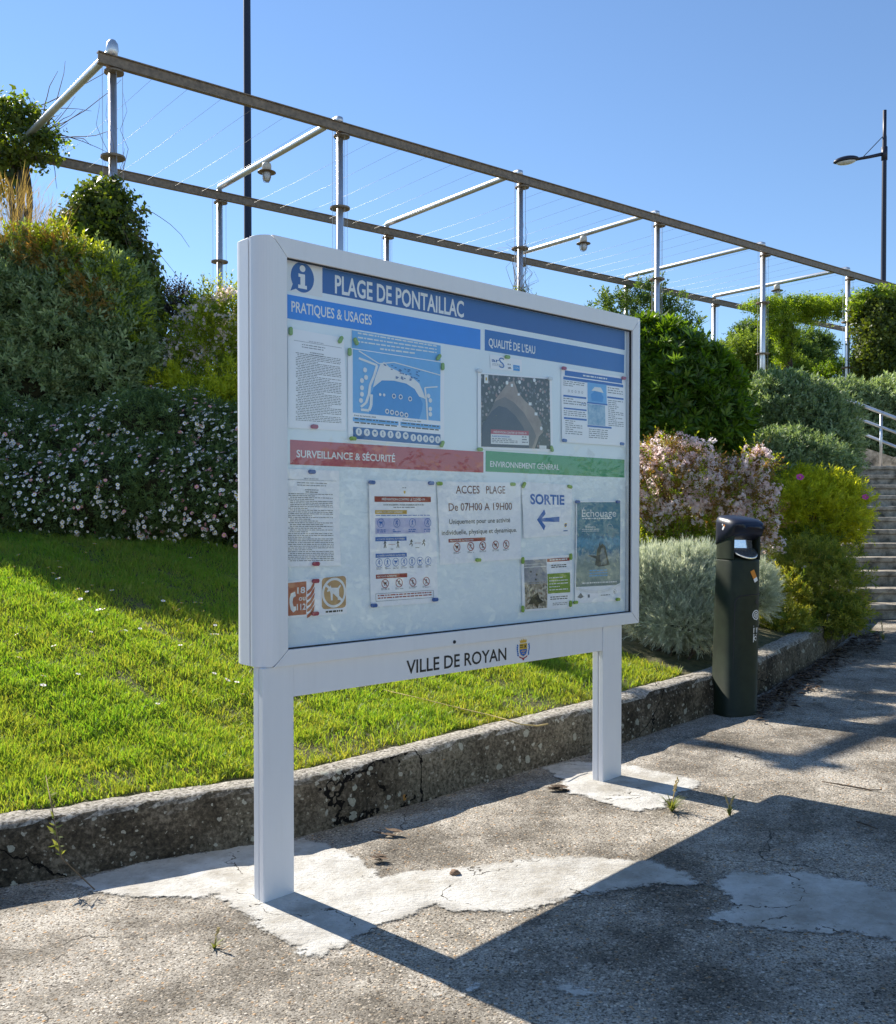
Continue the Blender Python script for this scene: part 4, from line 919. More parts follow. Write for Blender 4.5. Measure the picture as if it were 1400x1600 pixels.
pv.add('walkers', M['black_ink'], [pv.shape(.22, .51, .014, WALK), pv.shape(.41, .51, .014, WALK), pv.shape(.61, .505, .014, RUNP), pv.shape(.8, .505, .014, RUNP)], 1); pv.bars('arrows', M['dark_red'], [(.27, .508, .37, .511), (.66, .503, .76, .506)], 1); pv.lines(.3, .34, .545, .552, 1, 1, .6, 0); pv.lines(.67, .75, .54, .547, 1, 1, .6, 0)
pv.add('rings', M['blue_ink'], [q for i in range(7) for q in pv.ring(.13 + .122*i, .652, .0145, .0018, 18)] + [pv.shape(.13 + .122*i, .652, .01, [RUNP, WALK, DOG][i % 3]) for i in range(7)], 1)
for i in range(7): pv.lines(.09 + .122*i, .17 + .122*i, .69, .71, 2, i, .4, .3, mat=M['grey_ink'])
pv.rect('subheading', M['dark_red'], .08, .745, .54, .778, 1); pv.text('PRATIQUES INTERDITES', .095, .38, .768, .013, M['white_ink'], .01, 2)
pv.add('rings', M['dark_red'], [q for i in range(4) for q in pv.ring(.21 + .205*i, .82, .0155, .0025, 18) + pv.slash(.21 + .205*i, .82, .014, .0013)], 2); pv.add('figures', M['black_ink'], [pv.shape(.21 + .205*i, .82, .0095, [DOG, RUNP, WALK, WALK][i]) for i in range(4)], 1)
for i in range(4): pv.lines(.15 + .205*i, .27 + .205*i, .857, .875, 2, i, .4, .3, mat=M['grey_ink'])
pv.bars('box_line', M['grey_ink'], [(.07, .895, .93, .898), (.07, .955, .93, .958), (.07, .895, .075, .958), (.925, .895, .93, .958)]); pv.lines(.1, .9, .908, .948, 2, 8, .45, .1, mat=M['dark_red'])
# beach access notice
ac = Sheet([(681.8,752),(812,754),(813,873),(687.7,882.7)], 'access_notice', 'wide white notice reading ACCES PLAGE De 07H00 A 19H00', 'notice', seed=6)
ac.text('ACCES', .21, .485, .145, .095, M['maroon'], .004); ac.text('PLAGE', .565, .80, .145, .095, M['maroon'], .004); ac.text('De 07H00 A 19H00', .12, .885, .355, .092, M['maroon'], .006)
ac.text('Uniquement pour une activité', .12, .86, .515, .058, M['black_ink'], .008); ac.text('individuelle, physique et dynamique.', .03, .945, .645, .058, M['black_ink'], .008)
ac.rect('band', M['dark_red'], .105, .695, .545, .738, 1); ac.text('PRATIQUES INTERDITES', .12, .4, .728, .02, M['white_ink'], .01, 2)
rx = [.2, .365, .51, .67, .805]
ac.add('rings', M['dark_red'], [q for a in rx for q in ac.ring(a, .80, .0165, .0028, 20) + ac.slash(a, .80, .015, .0014)], 2); ac.add('figures', M['black_ink'], [ac.shape(a, .80, .0105, [DOG, RUNP, WALK, DOG, WALK][i]) for i, a in enumerate(rx)], 1)
for i, a in enumerate(rx): ac.lines(a - .04, a + .04, .86, .885, 2, i, .4, .2, mat=M['grey_ink'])
# way out sign
so_ = Sheet([(814,752),(893,758),(890,836),(817,841)], 'exit_sheet', 'white sheet with a blue SORTIE and an arrow pointing left', 'notice', seed=1)
so_.text('SORTIE', .16, .84, .40, .19, M['blue_ink'], .03)
so_.add('arrow', M['blue_ink'], [[(.28, .68), (.43, .49), (.46, .57), (.385, .655), (.75, .63), (.75, .73), (.385, .715), (.46, .80), (.43, .88)]], 1)
so_.add('emblem', M['gold'], [so_.shape(.89, .79, .011, shield)], 1); so_.bars('emblem_mark', M['deep_ink'], [(.87, .78, .91, .81), (.85, .90, .94, .92)], 2)
# beach debris leaflet
def shells_mat():
    m, t, p, o = new_mat('printed_shells'); vo = voro(t, coords(t), 110); sp = t.nodes.new('ShaderNodeSeparateColor'); t.links.new(vo.outputs['Color'], sp.inputs[0])
    c = ramp(t, sp.outputs[0], [(0, (.08, .08, .07)), (.4, (.3, .25, .2)), (.7, (.55, .5, .42)), (1, (.2, .13, .09))]); t.links.new(c.outputs[0], p.inputs['Base Color']); p.inputs['Roughness'].default_value = .45; return m
be = Sheet([(814.3,871.5),(892.8,866.5),(892.8,950),(815,955.8)], 'beach_leaflet', 'leaflet with a shell beach photo and a bright green text block', 'leaflet', seed=7)
be.rect('photo_sea', two_tone('printed_wet_beach', (.22, .23, .27), (.36, .36, .40), 20), .05, .05, .49, .50, 1); be.rect('photo_shells', shells_mat(), .05, .47, .49, .96, 1); be.bars('surf', M['white_ink'], [(.05, .18, .49, .19), (.07, .13, .4, .137)], 2)
be.add('birds', M['black_ink'], [be.disc(.18, .27, .004), be.disc(.29, .33, .004), be.disc(.27, .42, .004), [(.1, .88), (.2, .72), (.3, .66), (.34, .78), (.42, .84), (.32, .88), (.3, .96), (.22, .86)]], 2)
be.rect('banner', M['dark_red'], .5, .05, .95, .11, 1); be.lines(.55, .92, .065, .095, 1, 3, .8, 0, mat=M['white_ink'], layer=2); be.lines(.58, .88, .17, .24, 2, 3, .5, 0)
be.rect('green_block', M['grass_ink'], .5, .33, .95, .70, 1); be.lines(.53, .9, .4, .68, 5, 4, .3, .3, mat=M['white_ink'], layer=2); be.lines(.55, .9, .76, .84, 2, 3, .4, .2); be.lines(.6, .9, .88, .94, 2, 3, .4, .2, mat=M['grey_ink'])
# stranding poster
def poster_mat():
    m, t, p, o = new_mat('printed_shore'); v = coords(t); sp = t.nodes.new('ShaderNodeSeparateXYZ'); t.links.new(v, sp.inputs[0])
    h = mathn(t, 'ADD', mathn(t, 'MULTIPLY', sp.outputs[2], 2.6), mathn(t, 'MULTIPLY', noise(t, v, 30, 8, .75), .5))
    c = ramp(t, h, [(.15, (.04, .10, .12)), (.30, (.28, .33, .28)), (.42, (.14, .21, .22)), (.55, (.34, .40, .36)), (.66, (.20, .27, .27)), (.76, (.30, .38, .42)), (.80, (.03, .16, .28)), (.90, (.12, .34, .50)), (1.0, (.03, .14, .24)), (1.2, (.05, .2, .3))]); t.links.new(c.outputs[0], p.inputs['Base Color']); p.inputs['Roughness'].default_value = .4; return m
ec = Sheet([(898.7,783),(969,783),(970.5,938.5),(897.5,942.8)], 'stranding_poster', 'narrow blue poster titled Échouage showing a stranded seal', 'poster', seed=8)
ec.add('picture', poster_mat(), [[(.02, .01), (.98, .01), (.98, .84), (.02, .84)]], 1, True)
ec.add('white_foot', M['white_ink'], [[(.02, .84), (.2, .87), (.45, .885), (.7, .875), (.98, .82), (.98, .845), (.7, .90), (.45, .91), (.2, .895), (.02, .865)]], 2)
ec.text('Échouage', .12, .88, .155, .072, M['white_ink'], .004, 2); ec.lines(.13, .72, .165, .185, 1, 3, .6, 0, mat=M['white_ink'], layer=2)
ec.text('Pelagis', .2, .42, .262, .02, M['white_ink'], .0, 2); ec.lines(.12, .5, .275, .31, 2, 4, .3, .2, mat=M['white_ink'], layer=2)
ec.add('seal_figure', plain('printed_seal', (.045, .06, .075), .4, var=.4, scale=60), [[(.52, .40), (.53, .44), (.58, .42), (.64, .45), (.68, .52), (.72, .60), (.75, .63), (.69, .64), (.62, .645), (.5, .65), (.42, .63), (.44, .57), (.24, .53), (.45, .54), (.46, .48), (.5, .445)]], 2)
ec.add('belly', plain('printed_belly', (.16, .2, .23), .4, var=.3, scale=60), [[(.54, .47), (.6, .46), (.65, .54), (.69, .62), (.55, .635), (.52, .55)]], 3)
ec.lines(.3, .7, .68, .76, 3, 5, .35, .1, mat=M['sky_ink'], layer=2); ec.lines(.15, .9, .80, .83, 1, 7, .4, 0, mat=M['white_ink'], layer=2)
ec.add('logos', M['grey_ink'], ec.ring(.86, .905, .009, .0015) + [ec.disc(.85, .907, .003), [(.05, .94), (.12, .9), (.18, .94), (.12, .955)], [(.27, .92), (.31, .92), (.31, .95), (.27, .95)]], 2); ec.lines(.55, .75, .93, .95, 1, 3, .4, 0, mat=M['grey_ink'], layer=2)
ec.add('logos', M['white_ink'], ec.ring(.28, .28, .022, .0012, 24)[6:20] + ec.ring(.74, .28, .022, .0012, 24)[14:], 2)

# magnets holding the sheets
def magnet_proto():
    bm = bmesh.new(); n = 20; Lm, Rm = .0065, .0065
    prof_ = []
    for k in range(n):
        a = 2*math.pi*k/n; prof_.append((Rm*math.cos(a) + (Lm if math.cos(a) > 1e-6 else -Lm), Rm*math.sin(a)))
    lo = [bm.verts.new((x, 0, z)) for x, z in prof_]; mi = [bm.verts.new((x, -.0055, z)) for x, z in prof_]; hi = [bm.verts.new((x*.85, -.007, z*.8)) for x, z in prof_]
    for a, b in ((lo, mi), (mi, hi)):
        for k in range(n): bm.faces.new((a[k], a[(k+1) % n], b[(k+1) % n], b[k]))
    bm.faces.new(hi); bm.faces.new(lo[::-1]); bmesh.ops.recalc_face_normals(bm, faces=bm.faces[:])
    me = bpy.data.meshes.new('magnet'); bm.to_mesh(me); bm.free(); return me
_mp = magnet_proto(); MAGS = {}
for k in ('magnet_green', 'magnet_blue', 'magnet_red', 'magnet_clear'):
    me = _mp.copy(); me.materials.append(M[k]); MAGS[k] = me
CN = dict(magnet_green='green', magnet_blue='blue', magnet_red='crimson', magnet_clear='pale')
def z1(x, y): return 430 + x/4.828, 390 + y/4.828
def z2(x, y): return 700 + x/4.667, 480 + y/4.667
def z3(x, y): return 430 + x/4.572, 670 + y/4.572
def z4(x, y): return 670 + x/4.242, 700 + y/4.242
NT1, MP, NT2 = 'the typed notice under the blue heading', 'the beach map', 'the typed notice under the red heading'
for f, x, y, c, rot, txt in (
    (z1,115,615,'green',90,'upper left corner of '+NT1),(z1,492,680,'green',60,'upper right corner of '+NT1),(z1,295,1335,'red',0,'foot of '+NT1),
    (z1,608,693,'green',120,'pale blue sheet above the beach map'),(z1,560,772,'green',90,'upper left corner of '+MP),(z1,1232,812,'green',50,'right end of the pale blue sheet'),(z1,1262,882,'green',90,'upper right edge of '+MP),(z1,585,1425,'green',0,'lower left corner of '+MP),(z1,1258,1467,'green',60,'lower right corner of '+MP),
    (z2,432,363,'green',0,'top of the small ars card'),(z2,228,462,'clear',0,'upper left corner of the aerial photo'),(z2,743,520,'clear',0,'upper right corner of the aerial photo'),(z2,232,1037,'green',0,'lower left corner of the aerial photo'),(z2,755,1032,'green',115,'lower right corner of the aerial photo'),
    (z2,845,445,'red',0,'upper left corner of the water quality sheet'),(z2,1280,517,'red',0,'upper right corner of the water quality sheet'),(z2,848,972,'blue',0,'lower left corner of the water quality sheet'),(z2,1267,997,'blue',0,'lower right corner of the water quality sheet'),
    (z3,262,307,'blue',0,'top of '+NT2),(z3,291,965,'red',0,'foot of '+NT2),(z3,288,1087,'red',0,'top of the fire and dog label strip'),(z3,285,1320,'red',0,'foot of the fire and dog label strip'),
    (z3,690,383,'blue',0,'upper left corner of the prevention poster'),(z3,1113,388,'blue',0,'upper right corner of the prevention poster'),(z3,705,1262,'blue',0,'lower left corner of the prevention poster'),(z3,1142,1220,'blue',0,'lower right corner of the prevention poster'),
    (z4,70,235,'green',0,'upper left corner of the beach access notice'),(z4,556,240,'green',0,'upper right corner of the beach access notice'),(z4,327,742,'green',0,'foot of the beach access notice'),
    (z4,629,245,'green',55,'upper left corner of the SORTIE sheet'),(z4,934,256,'green',-10,'upper right corner of the SORTIE sheet'),
    (z4,622,745,'green',90,'upper left corner of the shell beach leaflet'),(z4,940,720,'green',90,'upper right corner of the shell beach leaflet'),(z4,622,1067,'green',90,'lower left corner of the shell beach leaflet'),(z4,938,1032,'green',90,'lower right corner of the shell beach leaflet'),
    (z4,985,357,'blue',0,'upper left corner of the stranded seal poster'),(z4,1252,357,'blue',0,'upper right corner of the stranded seal poster'),(z4,972,1023,'green',0,'lower left corner of the stranded seal poster'),(z4,1253,1003,'green',0,'lower right corner of the stranded seal poster')):
    k = 'magnet_' + c; px, py = f(x, y); u, v = SP(px, py, .012)
    o = bpy.data.objects.new('magnet', MAGS[k]); COL.objects.link(o); o.location = sign_world(u, .0135, v)
    o.rotation_euler = (ROTM @ Matrix.Rotation(R(-rot), 4, 'Y')).to_euler()
    tag(o, f'{CN[k]} magnet on the {txt}', 'magnet', 'magnets pinning sheets behind the glass')

# ------------------------------------------------------------------ cigarette bin
bf = on_ground(1146, 1113); BR = math.atan2(.80, .60) - math.pi/2 + R(0)
bdir = R(-70)                                        # direction the front faces
bn = empty('cigarette_bin', bf, bdir + math.pi/2, 'tall dark green cigarette bin with a blue-black hood beside the kerb', 'bin')
bn.rotation_euler = (0, R(1.6), bdir + math.pi/2)
# local: front faces -Y, X to the right of the viewer in front
def bin_ring(w_, d_, n=40, p=3.2):
    out = []
    for k in range(n):
        a = 2*math.pi*k/n; c, s = math.cos(a), math.sin(a)
        out.append((w_*math.copysign(abs(c)**(2/p), c), d_*math.copysign(abs(s)**(2/p), s)))
    return out
def loft(levels, n=40, p=3.2):
    bm = bmesh.new(); rings = []
    for (z, w_, d_, oy) in levels: rings.append([bm.verts.new((x, y + oy, z)) for x, y in bin_ring(w_, d_, n, p)])
    for a, b in zip(rings, rings[1:]):
        for k in range(n): bm.faces.new((a[k], a[(k+1) % n], b[(k+1) % n], b[k]))
    bm.faces.new(rings[0][::-1]); bm.faces.new(rings[-1]); return bm
BW, BD = .105, .105
body = from_bm('body', loft([(-.02, BW + .008, BD + .008, 0), (.012, BW + .008, BD + .008, 0), (.02, BW, BD, 0), (.5, BW - .003, BD - .003, 0), (.816, BW - .006, BD - .006, 0), (.826, BW - .009, BD - .009, .0), (.845, .07, .075, .02)]), M['bin_green'], bn, smooth=True); bevel(body, .003, 2, 50)
# throat behind the mouth and its two cheeks
th = from_bm('throat', loft([(.83, .075, .05, .04), (.99, .075, .05, .04)]), M['bin_blue'], bn, smooth=True)
ro = [(x, y) for x, y in bin_ring(BW - .004, BD - .004, 96)]
ns = [i for i in range(96) if not (ro[i][1] < -.055 and abs(ro[i][0]) < .084)]      # the shell round the mouth, open at the front
k0 = next(i for i in range(len(ns)) if ns[i] - ns[i-1] not in (1, -95)); ns = ns[k0:] + ns[:k0]
bm = bmesh.new(); cols = []
for i in ns:
    x, y = ro[i]; f = max(0, -y/BD); sl = .845 + .0*f; zt = .985
    cols.append([bm.verts.new((x, y, .825)), bm.verts.new((x*.985, y*.985, .90)), bm.verts.new((x*.985, y*.985, zt)), bm.verts.new((x*.88, y*.88, zt)), bm.verts.new((x*.88, y*.88, .825))])
for a, b in zip(cols, cols[1:]):
    for q in range(5): bm.faces.new((a[q], a[(q+1) % 5], b[(q+1) % 5], b[q]))
bm.faces.new(cols[0]); bm.faces.new(cols[-1][::-1])
bevel(from_bm('neck', bm, M['bin_green'], bn), .004, 2, 40)
hood = from_bm('hood', loft([(.925, .099, .097, .002), (.93, .106, .106, -.002), (.965, .109, .116, -.010), (1.01, .109, .120, -.014), (1.036, .104, .110, -.008), (1.05, .088, .09, .0), (1.057, .05, .05, .008), (1.058, .02, .02, .01)], 48, 3.0), M['bin_blue'], bn, smooth=True)
for v in hood.data.vertices:                                        # the lid falls towards its mouth
    if v.co.z > .97: v.co.z += .014*(v.co.y/.11)
    else: v.co.z += .038*max(-1.0, -v.co.y/.11)
# steel stubbing tray
bm = bmesh.new(); n = 24; prt = []
ring = [(.080*math.cos(a), -.028 - .088*math.sin(a)) for a in [math.pi*k/n for k in range(n+1)]]
top = [bm.verts.new((x, y, .888 - .55*(-.028 - y))) for x, y in ring] ; low = [bm.verts.new((x, y, .879 - .55*(-.028 - y))) for x, y in ring]
bm.faces.new(top); bm.faces.new(low[::-1])
for i in range(n): bm.faces.new((top[i], top[i+1], low[i+1], low[i]))
bm.faces.new((top[-1], top[0], low[0], low[-1]))
tray = from_bm('stubbing_tray', bm, M['chrome'], bn); bevel(tray, .002, 2, 40)
bm = bmesh.new()
for k in range(4):
    for j in range(2):
        x = -.03 + .02*k + .008*j; y = -.062 - .022*j
        vs = [bm.verts.new((x + .0055*math.cos(a), y + .0032*math.sin(a), .8893 - .55*(-.028 - y) )) for a in [2*math.pi*q/10 for q in range(10)]]; bm.faces.new(vs)
from_bm('tray_holes', bm, M['rubber'], tray)
bm = bmesh.new(); v = [bm.verts.new(p) for p in ((-.076, -.022, .884), (.076, -.022, .884), (.076, -.016, .93), (-.076, -.016, .93))]; bm.faces.new(v); from_bm('back_plate', bm, M['chrome'], bn)
def surf(x, z, off=.0):
    """a point on the curved front of the body"""
    w_ = BW - .004; d_ = BD - .004; k = min(.999, abs(x)/w_); return (x, -(d_*(1 - k**3.2)**(1/3.2)) - off, z)
def on_front(name, polys, mat, off, parent=bn):
    bm = bmesh.new()
    for p in polys:
        xs = [q[0] for q in p]
        f = bm.faces.new([bm.verts.new(surf(x, z, off)) for x, z in p])
    bmesh.ops.triangulate(bm, faces=bm.faces[:]); return from_bm(name, bm, mat, parent)
def front_line(pts, wd, name, mat, off=.0012):
    bm = bmesh.new(); tube(bm, [surf(x, z, off*0) for x, z in pts], wd, 6); return from_bm(name, bm, mat, bn)
dl = [(-.075, .03 + .57*k/24) for k in range(25)] + [(-.068, .62), (-.05, .635)] + [(-.05 + .145*k/14, .635 + .012*k/14) for k in range(15)]
door = front_line([(-.05, .02), (-.07, .025)] + dl, .0032, 'door_seam', M['rubber'])
def tilt(cx, cz, ang, pts): c, s = math.cos(R(ang)), math.sin(R(ang)); return [(cx + x*c - z*s, cz + x*s + z*c) for x, z in pts]
ic = on_front('cigarette_emblem', [tilt(.035, .735, 28, [(-.013, -.005), (.013, -.005), (.013, .04), (-.013, .04)])], M['orange'], .0016); on_front('filter_tip', [tilt(.035, .735, 28, [(-.013, -.026), (.013, -.026), (.013, -.0052), (-.013, -.0052)])], M['white_ink'], .0016, ic)
lk = on_front('lock', [[(.055 + .012*math.cos(a), .605 + .012*math.sin(a)) for a in [2*math.pi*q/16 for q in range(16)]]], M['rubber'], .002)
def ringf(cx, cz, r0_, r1_, n=24): return [[(cx + r*math.cos(2*math.pi*(k+e)/n), cz + r*math.sin(2*math.pi*(k+e)/n)) for r, e in ((r0_, 0), (r0_, 1), (r1_, 1), (r1_, 0))] for k in range(n)]
st1 = on_front('round_sticker', ringf(.052, .535, .026, .021) + ringf(.052, .535, .015, .011) + [[(.046, .54), (.062, .54), (.062, .536), (.046, .536)], [(.046, .532), (.06, .532), (.06, .528), (.046, .528)], [(.058, .505), (.07, .515), (.066, .522), (.055, .512)]], M['white_ink'], .0016)
st2 = on_front('square_sticker', [[(.036, .478), (.076, .48), (.076, .475), (.036, .473)], [(.036, .466), (.06, .467), (.06, .44), (.036, .44)], [(.064, .467), (.076, .467), (.076, .395), (.064, .395)], [(.036, .435), (.04, .435), (.04, .39), (.036, .39)], [(.036, .39), (.076, .39), (.076, .386), (.036, .386)], [(.044, .432), (.06, .432), (.06, .425), (.044, .425)]] + ringf(.052, .41, .012, .007), M['white_ink'], .0016)
# small emblem on the side of the hood
bm = bmesh.new()
for q in (tilt(0, 0, 35, [(-.006, -.022), (.006, -.022), (.006, .0), (-.006, .0)]), tilt(0, 0, 35, [(.012, -.004), (.02, -.004), (.02, .004), (.012, .004)])):
    bm.faces.new([bm.verts.new((-.1095, -.02 + x, 1.0 + z)) for x, z in q])
e1 = from_bm('hood_emblem', bm, M['white_ink'], bn)
bm = bmesh.new(); bm.faces.new([bm.verts.new((-.1095, -.02 + x, 1.0 + z)) for x, z in tilt(0, 0, 35, [(-.006, .0005), (.006, .0005), (.006, .01), (-.006, .01)])]); from_bm('hood_emblem_tip', bm, M['orange'], e1)

# ------------------------------------------------------------------ foliage
def leaf_pts(l, wd, fold=.25, pos=.5):
    """one leaf along +Y: folded diamond, 4 corners"""
    return np.array([(0, 0, 0), (wd/2, l*pos, fold*wd*.5), (0, l, 0), (-wd/2, l*pos, fold*wd*.5)])
def rot_to(d, up=None, roll=0.0):
    d = np.asarray(d, float); d = d/np.linalg.norm(d)
    a = np.array([0, 0, 1.0]) if abs(d[2]) < .95 else np.array([1.0, 0, 0])
    x = np.cross(d, a); x /= np.linalg.norm(x); z = np.cross(x, d)
    c, s = math.cos(roll), math.sin(roll); x2 = x*c + z*s; z2 = np.cross(x2, d)
    return np.stack([x2, d, z2], 1)                                  # columns: width, length, normal
def sprig_template(rng, n, length, l, wd, ang=50, whorl=False, droop=0.0, fold=.3, stem=0.0):
    """a shoot along +Z with n leaves; returns verts, quads, per-vertex tint offset"""
    V, F, T = [], [], []
    for i in range(n):
        s = (i + rng.random()) / n
        h = length*(s if not whorl else .6 + .4*s)
        az = i*2.4 + rng.uniform(-.4, .4); a = R(ang*(1.15 - .55*s) + rng.uniform(-14, 14))
        d = np.array([math.sin(a)*math.cos(az), math.sin(a)*math.sin(az), math.cos(a) - droop])
        k = rng.uniform(.7, 1.15)*(1 - .25*abs(s - .4))
        P = leaf_pts(l*k, wd*k, fold) @ rot_to(d, roll=rng.uniform(-.6, .6)).T + np.array([0, 0, h])
        b = len(V); V += P.tolist(); F.append((b, b+1, b+2, b+3)); T += [rng.uniform(-.18, .18)]*4
    if stem:
        b = len(V); V += [(-stem, 0, -length*.4), (stem, 0, -length*.4), (stem*.5, 0, length), (-stem*.5, 0, length)]; F.append((b, b+1, b+2, b+3)); T += [-.3]*4
    return np.array(V), np.array(F), np.array(T)
def place(temps, P, D, sc, tint, rng):
    """copies of random templates at points P, pointing along D"""
    P = np.asarray(P); D = np.asarray(D); n = len(P); which = rng.integers(0, len(temps), n); VV, FF, TT = [], [], []; off = 0
    D = D/np.linalg.norm(D, axis=1, keepdims=True)
    a = np.where(np.abs(D[:, 2:3]) < .95, np.array([[0, 0, 1.0]]), np.array([[1.0, 0, 0]]))
    X = np.cross(D, a); X /= np.linalg.norm(X, axis=1, keepdims=True); Yv = np.cross(D, X)
    ro = rng.uniform(0, 2*np.pi, n); c, s = np.cos(ro)[:, None], np.sin(ro)[:, None]; X2 = X*c + Yv*s; Y2 = np.cross(D, X2)
    for k, (V, F, T) in enumerate(temps):
        ix = np.where(which == k)[0]
        if not len(ix): continue
        w_ = (V[None, :, 0:1]*X2[ix][:, None] + V[None, :, 1:2]*Y2[ix][:, None] + V[None, :, 2:3]*D[ix][:, None]) * np.asarray(sc)[ix][:, None, None] + P[ix][:, None]
        VV.append(w_.reshape(-1, 3)); FF.append((F[None] + (np.arange(len(ix))*len(V))[:, None, None] + off).reshape(-1, 4)); off += len(ix)*len(V)
        TT.append(np.clip(np.asarray(tint)[ix][:, None] + T[None], 0, 1).ravel())
    return np.concatenate(VV), np.concatenate(FF), np.concatenate(TT)
def blob_points(rng, blobs, n, depth=.35, lump=.16, freq=2.5, seed=0, back=.35, minz=None, hole=.0, stray=.05):
    """points spread through the outer shell of a few lumpy ellipsoids, with outward directions"""
    C = np.array([b[:3] for b in blobs]); RR = np.array([b[3:6] for b in blobs])
    area = (RR[:, 0]*RR[:, 1] + RR[:, 1]*RR[:, 2] + RR[:, 0]*RR[:, 2]); pr = area/area.sum()
    P, D = [], []; got = 0
    while got < n:
        m = (n - got)*2 + 200; k = rng.choice(len(blobs), m, p=pr); d = rng.normal(size=(m, 3)); d /= np.linalg.norm(d, axis=1, keepdims=True)
        keep = rng.random(m) < np.where(d[:, 1] > .3, back, 1.0)
        r_ = (1 - depth*rng.random(m)**1.7)*(1 + lump*wob(d*1.0 + C[k], freq, seed) + lump*.5*wob(d + C[k], freq*2.7, seed + 3))
        r_ = r_*np.where(rng.random(m) < stray, 1 + .22*rng.random(m), 1.0)
        p = C[k] + d*RR[k]*r_[:, None]
        q = np.abs((p[:, None] - C[None])/RR[None]); dist = np.sqrt((q**2).sum(2)); dist[np.arange(m), k] = 9
        keep &= (dist.min(1) > .78)
        if hole: keep &= wob(p, freq*2.2, seed + 7) > -1 + hole
        if minz is not None: keep &= p[:, 2] > minz
        nd = d/RR[k]; nd /= np.linalg.norm(nd, axis=1, keepdims=True)
        P.append(p[keep]); D.append(nd[keep]); got += keep.sum()
    return np.concatenate(P)[:n], np.concatenate(D)[:n]
def px_blob(px, py, Y, rx, ry, rd=None):
    """ellipsoid centred on a sight line at distance Y; radii given as photo pixels there"""
    p = at(px, py, Y); s = Y/FPX; return (p.x, p.y, p.z, rx*s, (rd if rd else (rx + ry)/2*s*.8), ry*s)
def foliage(name, parent, blobs, temps, n, mat, seed, scale=(.75, 1.25), upb=.35, rand=.5, tint=(.5, .28), **kw):
    rng = np.random.default_rng(seed); P, D = blob_points(rng, blobs, n, seed=seed, **kw)
    d = D + rng.normal(size=D.shape)*rand + np.array([0, 0, upb])
    tv = np.clip(tint[0] + tint[1]*rng.normal(size=n)*.7 + .18*wob(P, 6, seed), 0, 1)
    o_ = np.array(parent.location) if parent else np.zeros(3)
    V, F, T = place(temps, P - o_, d, rng.uniform(scale[0], scale[1], n), tv, rng)
    return link(name, np_mesh(name, V, [F], T), mat, parent)
def stems(name, parent, base, blobs, n, r, seed, mat=None, spread=.1):
    rr = random.Random(seed); bm = bmesh.new(); o_ = parent.location
    for i in range(n):
        b = rr.choice(blobs); e = Vector((b[0] + rr.uniform(-.6, .6)*b[3], b[1] + rr.uniform(-.6, .6)*b[4], b[2] + rr.uniform(-.3, .6)*b[5]))
        s = Vector(base) + Vector((rr.uniform(-spread, spread), rr.uniform(-spread, spread), -.05)); m_ = s.lerp(e, .5) + Vector((rr.uniform(-.1, .1), rr.uniform(-.1, .1), .08))
        pts = [s - o_, s.lerp(m_, .5) - o_ + Vector((rr.uniform(-.03, .03), 0, 0)), m_ - o_, m_.lerp(e, .6) - o_, e - o_]
        tube(bm, pts, [r, r*.8, r*.6, r*.4, r*.15], 6)
    return from_bm(name, bm, mat or M['bark'], parent, smooth=True)
def plant(name, px, py, Y, label, cat, group=None, z=None):
    p = at(px, py, Y); return empty(name, (p.x, p.y, z if z is not None else bank_z(p.x, p.y) - .02), 0, label, cat, group)
def T_(seed, k, *a, **kw):
    rng = np.random.default_rng(seed); return [sprig_template(rng, *a, **kw) for _ in range(k)]
TM = dict(small=T_(1, 6, 11, .075, .034, .013, 55, stem=.0015), ole=T_(2, 6, 11, .07, .10, .024, 62, whorl=True, fold=.35, stem=.002), ivy=T_(3, 5, 5, .10, .062, .05, 75, droop=.3, stem=.0015),
    vine=T_(4, 5, 8, .16, .075, .034, 70, droop=.5, stem=.0015), abelia=T_(5, 6, 12, .15, .032, .016, 60, stem=.0015), needle=T_(6, 6, 20, .075, .030, .0026, 30, stem=.001), daisy=T_(7, 5, 9, .05, .034, .009, 60, stem=.001),
    cistus=T_(8, 6, 13, .09, .05, .0125, 55, stem=.0015), tree=T_(9, 5, 12, .22, .085, .04, 65, stem=.003), conifer=T_(10, 5, 26, .2, .06, .007, 45, stem=.003), straw=T_(11, 6, 7, .34, .22, .0045, 16), rustf=T_(12, 5, 10, .10, .05, .006, 28))
def flower_template(rng, petals, r, wd, cup=.3):
    V, F, T = [], [], []
    for i in range(petals):
        a = 2*math.pi*i/petals + rng.uniform(-.1, .1); c, s = math.cos(a), math.sin(a); b = len(V); k = rng.uniform(.85, 1.1)
        for (x, y, z) in ((0, 0, 0), (wd/2, r*.6, cup*r*.5), (0, r*k, cup*r), (-wd/2, r*.6, cup*r*.5)): V.append((c*x - s*y, s*x + c*y, z))
        F.append((b, b+1, b+2, b+3)); T += [rng.uniform(-.15, .15)]*4
    return np.array(V), np.array(F), np.array(T)
def cluster_template(rng, n, spread, petals, r, wd):
    V, F, T = [], [], []
    for i in range(n):
        a, b_, t_ = flower_template(rng, petals, r, wd, .6); d = rng.normal(size=3); d[2] = abs(d[2]); d /= np.linalg.norm(d); M_ = rot_to(d); M_ = M_[:, [0, 2, 1]]
        q = a @ M_.T + d*spread*rng.uniform(.4, 1); F += (b_ + len(V)).tolist(); V += q.tolist(); T += t_.tolist()
    return np.array(V), np.array(F), np.array(T)
rgf = np.random.default_rng(77)
FL = dict(blossom=[cluster_template(rgf, 5, .022, 5, .012, .009) for _ in range(5)], daisy=[flower_template(rgf, 12, .0105, .0058, .12) for _ in range(4)])
